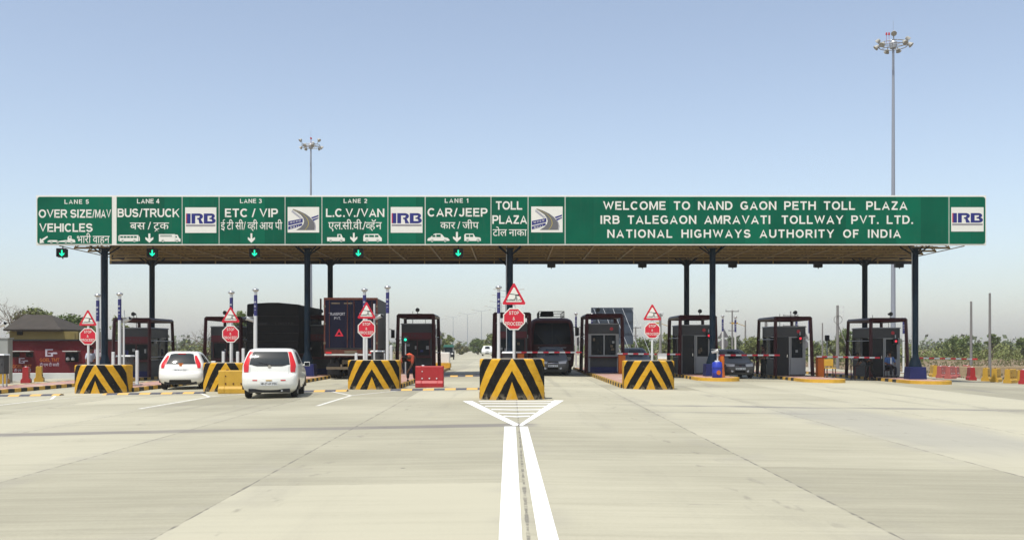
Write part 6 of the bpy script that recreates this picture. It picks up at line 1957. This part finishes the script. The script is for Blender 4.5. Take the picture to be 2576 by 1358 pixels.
# ------------------------------------------------------------------ hoarding seen from behind
HYY = 100
t = thing('hoarding', 'large dark blue hoarding seen from behind with pale raking stays', 'billboard', (X(1540, HYY), HYY, -.3))
a, b = X(1487, HYY) - X(1540, HYY), X(1593, HYY) - X(1540, HYY); z0, z1 = Zp(866, HYY) + .3, Zp(773.5, HYY) + .3
mb = MB(); mb.box(a, b, 0, .08, z0, z1); mb.build('board', HOARD, t)
mb = MB()
for k in range(6):
    xx = a + .1 + (b - a - .2) * k / 5; mb.box(xx - .03, xx + .03, -.07, -.003, z0, z1)
for k in range(4):
    zz = z0 + .1 + (z1 - z0 - .2) * k / 3; mb.box(a + .02, b - .02, -.14, -.071, zz - .03, zz + .03)
mb.build('back_frame', HOARD, t)
for k in range(5):
    xx = a + .25 + (b - a - .4) * k / 4; mb = MB(); mb.tube((xx, -.15, z1 - .1), (xx + 1.9, -3.0, 0), .024, .024, 6); mb.build('raking_stay', GALV, t)
for k in range(3):
    xx = a + .3 + (b - a - .6) * k / 2; mb = MB(); mb.tube((xx, .04, 0), (xx, .04, z0), .07, .07, 8); mb.build('leg', POLEG, t)

# ------------------------------------------------------------------ left roadside: painted shop, ochre house, walls, pillar
SHY = 62.0
t = thing('painted_shop', 'low maroon painted shop with white letter logos and orange lettering', 'shop', (0, SHY, 0))
ux = lambda p: X(p, SHY); uz = lambda p: Zp(p, SHY)
mb = MB(); mb.box(ux(22), ux(272), 0, 3.2, -.5, uz(857)); mb.build('wall', WALLM, t)
mb = MB(); mb.box(ux(18), ux(276), -.22, 3.4, uz(857) + .002, uz(853)); mb.build('roof', BLACK, t)
for i, (a, b, c, d) in enumerate(((33, 48.6, 887.4, 896.8), (66.8, 82, 887.4, 896.8), (166, 197, 887, 909))):
    mb = MB()
    for q in ((a, b, c - .8, c), (a, b, d, d + .8), (a - .8, a, c - .8, d + .8), (b, b + .8, c - .8, d + .8)): mb.box(ux(q[0]), ux(q[1]), -.05, -.002, uz(q[3]), uz(q[2]))
    w = mb.build('window', BLACK, t)
    mb = MB(); mb.box(ux(a) + .002, ux(b) - .002, -.02, -.004, uz(d) + .002, uz(c) - .002); mb.build('pane', MATS['dark_opening'] if 'dark_opening' in MATS else mat('dark_opening', (.006, .006, .006), .9, spec=.05), w)
    if i == 2:
        for q in (171.5, 184):
            mb = MB(); mb.lathe([(.04, uz(906)), (.11, uz(905)), (.09, uz(900)), (.03, uz(898))], ux(q), -.05, 8); mb.build('jar_on_sill', PWHITE, w)
for a, b in ((32, 84.5), (165, 202)):
    mb = MB(); mb.box(ux(a), ux(b), -.45, -.001, uz(884), uz(882)); mb.build('sun_shade', PALE, t)


def g_logo(x0, x1, y0, y1):
    mb = MB(); w, h = (x1 - x0), (y1 - y0)
    L = [(0, 0, .62, .16), (0, .161, .16, .839), (0, .84, .62, 1.0), (.46, .48, .62, .839), (.25, .48, .459, .60)]
    for a, b, c, d in L: mb.box(ux(x0 + w * a), ux(x0 + w * c), -.010, -.002, uz(y0 + h * d), uz(y0 + h * b))
    mb.box(ux(x0 + w * .62), ux(x0 + w * .82), -.009, -.003, uz(y0 + h * .66), uz(y0 + h * .44)); mb.prism([(ux(x0 + w * .82), uz(y0 + h * .68)), (ux(x1), uz(y0 + h * .64)), (ux(x0 + w * .92), uz(y0 + h * .44)), (ux(x0 + w * .82), uz(y0 + h * .44))], -.009, -.003)
    mb.build('letter_logo', MATS['logo_mauve'] if 'logo_mauve' in MATS else mat('logo_mauve', (.42, .38, .44), .8), t)


g_logo(47.6, 71, 900, 913.5); g_logo(114, 145, 877.6, 896.3); g_logo(237, 262, 878, 896)
ORL = mat('wall_lettering_orange', (.36, .10, .012), .8, var=.3)
mb = MB(); add_text(mb, 'GOEL TMT', ux(31), ux(80), uz(916.5), uz(925.5), -.004, wt=.17); add_text(mb, 'GOEL TMT', ux(100), ux(149.5), uz(900.5), uz(909.3), -.004, wt=.17); add_text(mb, 'GOEL TMT', ux(222), ux(268), uz(900.5), uz(909.3), -.004, wt=.17); mb.build('lettering', ORL, t)
mb = MB(); deva(mb, ['टी', ' ', 'ए', 'म', ' ', 'टी', ' ', 'स', 'ळी'], ux(100), ux(149), uz(914.5), uz(920.5), -.004); deva(mb, ['टी', ' ', 'ए', 'म', ' ', 'टी', ' ', 'स', 'ळी'], ux(36), ux(78), uz(929), uz(934), -.004); mb.build('hindi_lettering', MATS['logo_mauve'], t)

OY = 72.0
ux2 = lambda p: X(p, OY); uz2 = lambda p: Zp(p, OY)
t = thing('old_house', 'ochre plastered house with sagging grey roof behind the maroon shop', 'house', (0, OY, 0))
mb = MB(); mb.box(ux2(24), ux2(196), 0, 5, -.5, uz2(833)); mb.build('wall', OCHRE, t)
mb = MB(); mb.add([(ux2(16), -.4, uz2(832)), (ux2(158), -.4, uz2(832)), (ux2(92), 2.2, uz2(794)), (ux2(26), 2.2, uz2(792)), (ux2(16), 5.3, uz2(832)), (ux2(158), 5.3, uz2(832))],
                  [(0, 1, 2, 3), (5, 4, 3, 2), (0, 3, 4), (1, 5, 2)]); rf = mb.build('roof', THATCH, t)
so = rf.modifiers.new('thick', 'SOLIDIFY'); so.thickness = .12; so.offset = 1
mb = MB(); mb.box(ux2(43.4), ux2(57.5), -.06, -.002, uz2(842.5), uz2(833.5)); mb.build('window', MATS['dark_opening'], t)
mb = MB(); mb.box(ux2(178), ux2(197), -.6, -.45, uz2(853), uz2(838)); mb.build('chimney_block', OCHRE, t)
t = thing('gate_pillar', 'weathered grey plaster pillar at the left edge of the photo', 'pillar', (0, 51.5, 0))
mb = MB(); mb.box(X(-22, 51.5), X(20, 51.5), 0, .5, -.4, Zp(852, 51.5)); mb.build('shaft', PLAST, t, bevel=.03)
mb = MB(); mb.box(X(-24, 51.5), X(22, 51.5), -.04, .54, Zp(852, 51.5) + .001, Zp(849, 51.5)); mb.build('cap', PLAST, t)
mb = MB(); mb.box(X(17.6, 51), X(24.2, 51), -.6, -.48, -.4, Zp(893, 51)); mb.build('white_post', PALE, t)
mb = MB(); mb.box(X(24, 58), X(275, 58), 57.9, 58.2, -.5, Zp(938, 58)); tag(mb.build('low_wall', PALE, bevel=.02), 'low pale plastered wall along the foot of the maroon shop', 'wall')
mb = MB(); mb.box(28.5, 48, 68.0, 68.4, -.7, .22); tag(mb.build('stone_wall', MASON, bevel=.04), 'low tan rubble wall behind the roadside barriers at right', 'wall')
mb = MB(); pts = [(X(1146, 290), 290), (X(1190, 294), 294), (X(1247, 300), 300), (X(1268, 310), 310)]
for (a, b), (c, d) in zip(pts, pts[1:]):
    mb.add([(a, b, -.1), (c, d, -.1), (c, d, .62), (a, b, .62), (a, b + .4, -.1), (c, d + .4, -.1), (c, d + .4, .62), (a, b + .4, .62)], [(0, 1, 2, 3), (4, 7, 6, 5), (3, 2, 6, 7), (0, 3, 7, 4), (1, 5, 6, 2)])
tag(mb.build('median_wall', MATS['dark_kerb'] if 'dark_kerb' in MATS else mat('dark_kerb', (.06, .055, .05), .9)), 'low dark median wall crossing where the far road bends left', 'wall')

# ------------------------------------------------------------------ trees
def leaf_cloud(mb, rnd, cx, cy, cz, rx, ry, rz, n, size, clumps):
    "leaf-sized quads gathered in clumps through the crown"
    cl = []
    for _ in range(clumps):
        while True:
            u = Vector((rnd.uniform(-1, 1), rnd.uniform(-1, 1), rnd.uniform(-1, 1)))
            if .25 < u.length < 1: break
        u = u.normalized() * u.length ** .6
        cl.append((Vector((cx + u.x * rx, cy + u.y * ry, cz + u.z * rz)), rnd.uniform(.16, .36) * (rx + rz) / 2))
    for _ in range(n):
        c, r = rnd.choice(cl)
        p = c + Vector((rnd.gauss(0, 1), rnd.gauss(0, 1), rnd.gauss(0, .75))) * r * .55
        if p.z < cz - rz * 1.05: continue
        a = Vector((rnd.gauss(0, 1), rnd.gauss(0, 1), rnd.gauss(0, 1))).normalized(); b = a.orthogonal().normalized()
        b = (b * math.cos(3 * rnd.random()) + a.cross(b) * math.sin(3 * rnd.random())).normalized(); c2 = a.cross(b)
        s1, s2 = size * rnd.uniform(.5, 1.25), size * rnd.uniform(.3, .8)
        mb.add([p - b * s1, p + c2 * s2, p + b * s1, p - c2 * s2], [(0, 1, 2, 3)])
    return cl


def tree(px, pt, wpx, y, leaf, label, seed, base=-.4, dens=1.0, trunk_h=.3, name='tree', cat='tree', size=None, group='trees beyond the plaza'):
    rnd = random.Random(seed); s_ = F / y
    xx = X(px, y); h = Zp(pt, y) - base; w = wpx / s_ / 2
    t = thing(name, label, cat, (xx, y, base), 0, group)
    size = size or max(.12, 2.7 / s_)
    th = h * trunk_h
    mb = MB(); cr = MB(); rz_ = (h - th) / 2 * .98; cz = h - rz_
    cl = leaf_cloud(cr, rnd, 0, 0, cz, w * .82, w * .82, rz_ * .82, int(3800 * dens), size, max(10, int(34 * dens)))
    cr.build('crown', leaf, t)
    f = Vector((rnd.uniform(-.1, .1) * w, 0, th))
    r0 = max(.09, h * .022)
    mb.tube((0, 0, -.1), f, r0, r0 * .75, 8)
    for c, r in cl[:14]:
        m = f.lerp(c, .5) + Vector((0, 0, -.05 * h)) + Vector((rnd.uniform(-.1, .1), rnd.uniform(-.1, .1), 0)) * w
        mb.tube(f, m, r0 * .5, r0 * .3, 5); mb.tube(m, c, r0 * .3, r0 * .1, 5)
    mb.build('trunk', BARK, t)
    return t


def bare_tree(px, pt, wpx, y, label, seed, base=-.4):
    rnd = random.Random(seed); s_ = F / y; xx = X(px, y); h = Zp(pt, y) - base; w = wpx / s_ / 2
    t = thing('bare_tree', label, 'tree', (xx, y, base), 0, 'trees beyond the plaza')
    mb = MB(); tw = MB()
    def grow(p, d, l, r, k):
        e = p + d * l
        (mb if k < 2 else tw).tube(p, e, r, r * .7, 6 if k < 2 else 4, caps=False)
        if k >= 7: return
        for _ in range(2 if k else 4):
            dd = (d + Vector((rnd.gauss(0, .55), rnd.gauss(0, .55), rnd.gauss(.08, .35)))).normalized()
            grow(e, dd, l * rnd.uniform(.62, .86), r * .62, k + 1)
    grow(Vector((0, 0, 0)), Vector((.05, 0, 1)), h * .27, h * .022, 0)
    mb.build('trunk', BARK, t); tw.build('crown', MATS['dry_twigs'] if 'dry_twigs' in MATS else mat('dry_twigs', (.15, .12, .09), .95), t)
    return t


O_, G_, D_, B_ = LEAF
bare_tree(22, 728, 110, 78, 'tall leafless tree at the left edge above the grey roof', 4)
tree(88, 766, 116, 82, O_, 'olive green tree right of the leafless one, above the grey roof', 11, dens=1.5, trunk_h=.2)
tree(172, 785, 104, 79, G_, 'green feathery tree above the right end of the ochre house', 12, dens=1.9, trunk_h=.2)
tree(212, 794, 84, 79, G_, 'green tree behind the left barrier gate triangle', 13, dens=1.0)
tree(310, 788, 52, 75, O_, 'olive tree showing over the leftmost booth', 14, dens=.8)
bare_tree(520, 795, 46, 85, 'thin leafless tree behind the booth between LANE 4 and LANE 3', 9)
tree(606, 779, 44, 90, G_, 'green tree left of the black truck', 15, dens=.9)
tree(1116, 836, 56, 150, O_, 'yellow green tree above the white end block', 16, dens=.9)
tree(1160, 862, 44, 190, D_, 'low dry bush left of the far lamp posts', 17, dens=.6, trunk_h=.1)
tree(1201, 848, 48, 180, G_, 'round green tree above the small white car', 18, dens=.9, trunk_h=.15)
tree(1240, 838, 46, 170, O_, 'tree touching the booth frame left of the central column', 19, dens=.8, trunk_h=.15)
tree(1613, 843, 66, 115, G_, 'green tree right of the hoarding behind the dark car', 20, trunk_h=.15)
tree(1683, 836, 76, 120, O_, 'wide olive tree right of the STOP post by the dark car', 21, dens=1.2, trunk_h=.15)
tree(1843, 844, 52, 125, B_, 'bluish tree above the silver grey hatchback', 22, dens=.9, trunk_h=.15)
tree(1899, 842, 72, 105, O_, 'pale green round tree left of the standing woman', 23, dens=1.2, trunk_h=.15)
tree(2046, 860, 40, 120, G_, 'low green tree right of the standing woman\'s booth', 24, dens=.6, trunk_h=.15)
tree(2098, 835, 48, 105, O_, 'sparse tree behind the pole with the cable coil', 25, dens=.45)
tree(2142, 822, 84, 110, G_, 'full green tree left of the rightmost booth', 26, dens=1.4, trunk_h=.15)
tree(2200, 838, 50, 112, O_, 'olive tree behind the rightmost booth', 27, dens=.9)
tree(2376, 856, 60, 140, B_, 'low bluish tree right of the rightmost column', 30, dens=.8, trunk_h=.12)
tree(2420, 842, 100, 126, G_, 'broad green tree behind the shorter utility pole', 28, dens=1.6, trunk_h=.12)
tree(2497, 837, 34, 122, G_, 'slim tree with a bare trunk behind the tallest utility pole', 29, dens=.5, trunk_h=.5)
tree(2525, 858, 54, 150, B_, 'bluish round tree right of the tallest utility pole', 31, dens=.9, trunk_h=.15)
tree(2578, 842, 44, 120, G_, 'dark green tree cut by the right edge', 32, dens=.8, trunk_h=.2)
tree(470, 850, 40, 210, B_, 'distant tree above the first white hatchback', 33, dens=.5, trunk_h=.12)

# far woodland and scrub that read as one mass
rnd = random.Random(8)
mb = MB()
for i in range(16000):
    y = rnd.uniform(330, 620); x = rnd.uniform(-.62, .62) * y
    if abs(x - (-max(0, min(y, 370) - 140) ** 2 / 2600)) < 14 and y < 380: continue
    k = .5 + .5 * math.sin(x * .045 + y * .01) * math.sin(x * .017 + 1.3)
    z = -.4 + abs(rnd.gauss(0, .42)) * (2.2 + 4.2 * k)
    z = min(z, 5.5)
    s_ = rnd.uniform(.5, 1.3)
    a = Vector((rnd.gauss(0, 1), rnd.gauss(0, .6), rnd.gauss(0, 1))).normalized(); b = a.orthogonal().normalized(); c = a.cross(b)
    p = Vector((x, y, z))
    mb.add([p - b * s_, p + c * s_ * .7, p + b * s_, p - c * s_ * .7], [(0, 1, 2, 3)])
tag(mb.build('treeline', B_), 'hazy far treeline along the horizon', 'treeline', kind='stuff')
mb = MB()
def scrub(n, x0, x1, y0, y1, hmax, size):
    spots = [(rnd.uniform(x0, x1), rnd.uniform(y0, y1), hmax * rnd.uniform(.35, 1), rnd.uniform(.9, 2.4)) for _ in range(max(6, n // 110))]
    for i in range(n):
        cx_, cy_, hh, rr = rnd.choice(spots)
        u = Vector((rnd.gauss(0, 1), rnd.gauss(0, 1), abs(rnd.gauss(0, 1)))).normalized() * rnd.random() ** .45
        p = Vector((cx_ + u.x * rr, cy_ + u.y * rr, -.4 + u.z * hh)); s_ = size * rnd.uniform(.5, 1.2)
        a = Vector((rnd.gauss(0, 1), rnd.gauss(0, 1), rnd.gauss(0, 1))).normalized(); b = a.orthogonal().normalized(); c = a.cross(b)
        mb.add([p - b * s_, p + c * s_ * .6, p + b * s_, p - c * s_ * .6], [(0, 1, 2, 3)])
scrub(26000, 30, 88, 112, 150, 3.0, .17); scrub(9000, 10, 40, 112, 150, 2.8, .17); scrub(7000, -75, -26, 84, 120, 2.8, .16); scrub(7000, -60, -16, 130, 220, 3.2, .26)
tag(mb.build('scrub', O_), 'dry roadside scrub and bushes beyond the plaza', 'scrub', kind='stuff')
mb = MB()
for i in range(2600):
    x, y = (rnd.uniform(28, 70), rnd.uniform(58, 112)) if i % 4 else (rnd.uniform(-60, -30), rnd.uniform(55, 95))
    z0 = -.42 + (min(.5, (x - 30) * .012) if x > 30 else 0); h_ = rnd.uniform(.08, .30); w_ = rnd.uniform(.05, .16); t_ = rnd.uniform(-.1, .1)
    mb.add([(x - w_, y, z0 - .05), (x + w_, y + .05, z0 - .05), (x + t_, y, z0 + h_)], [(0, 1, 2)])
tag(mb.build('dry_grass', D_), 'dry grass tufts on the bare field', 'grass', kind='stuff')
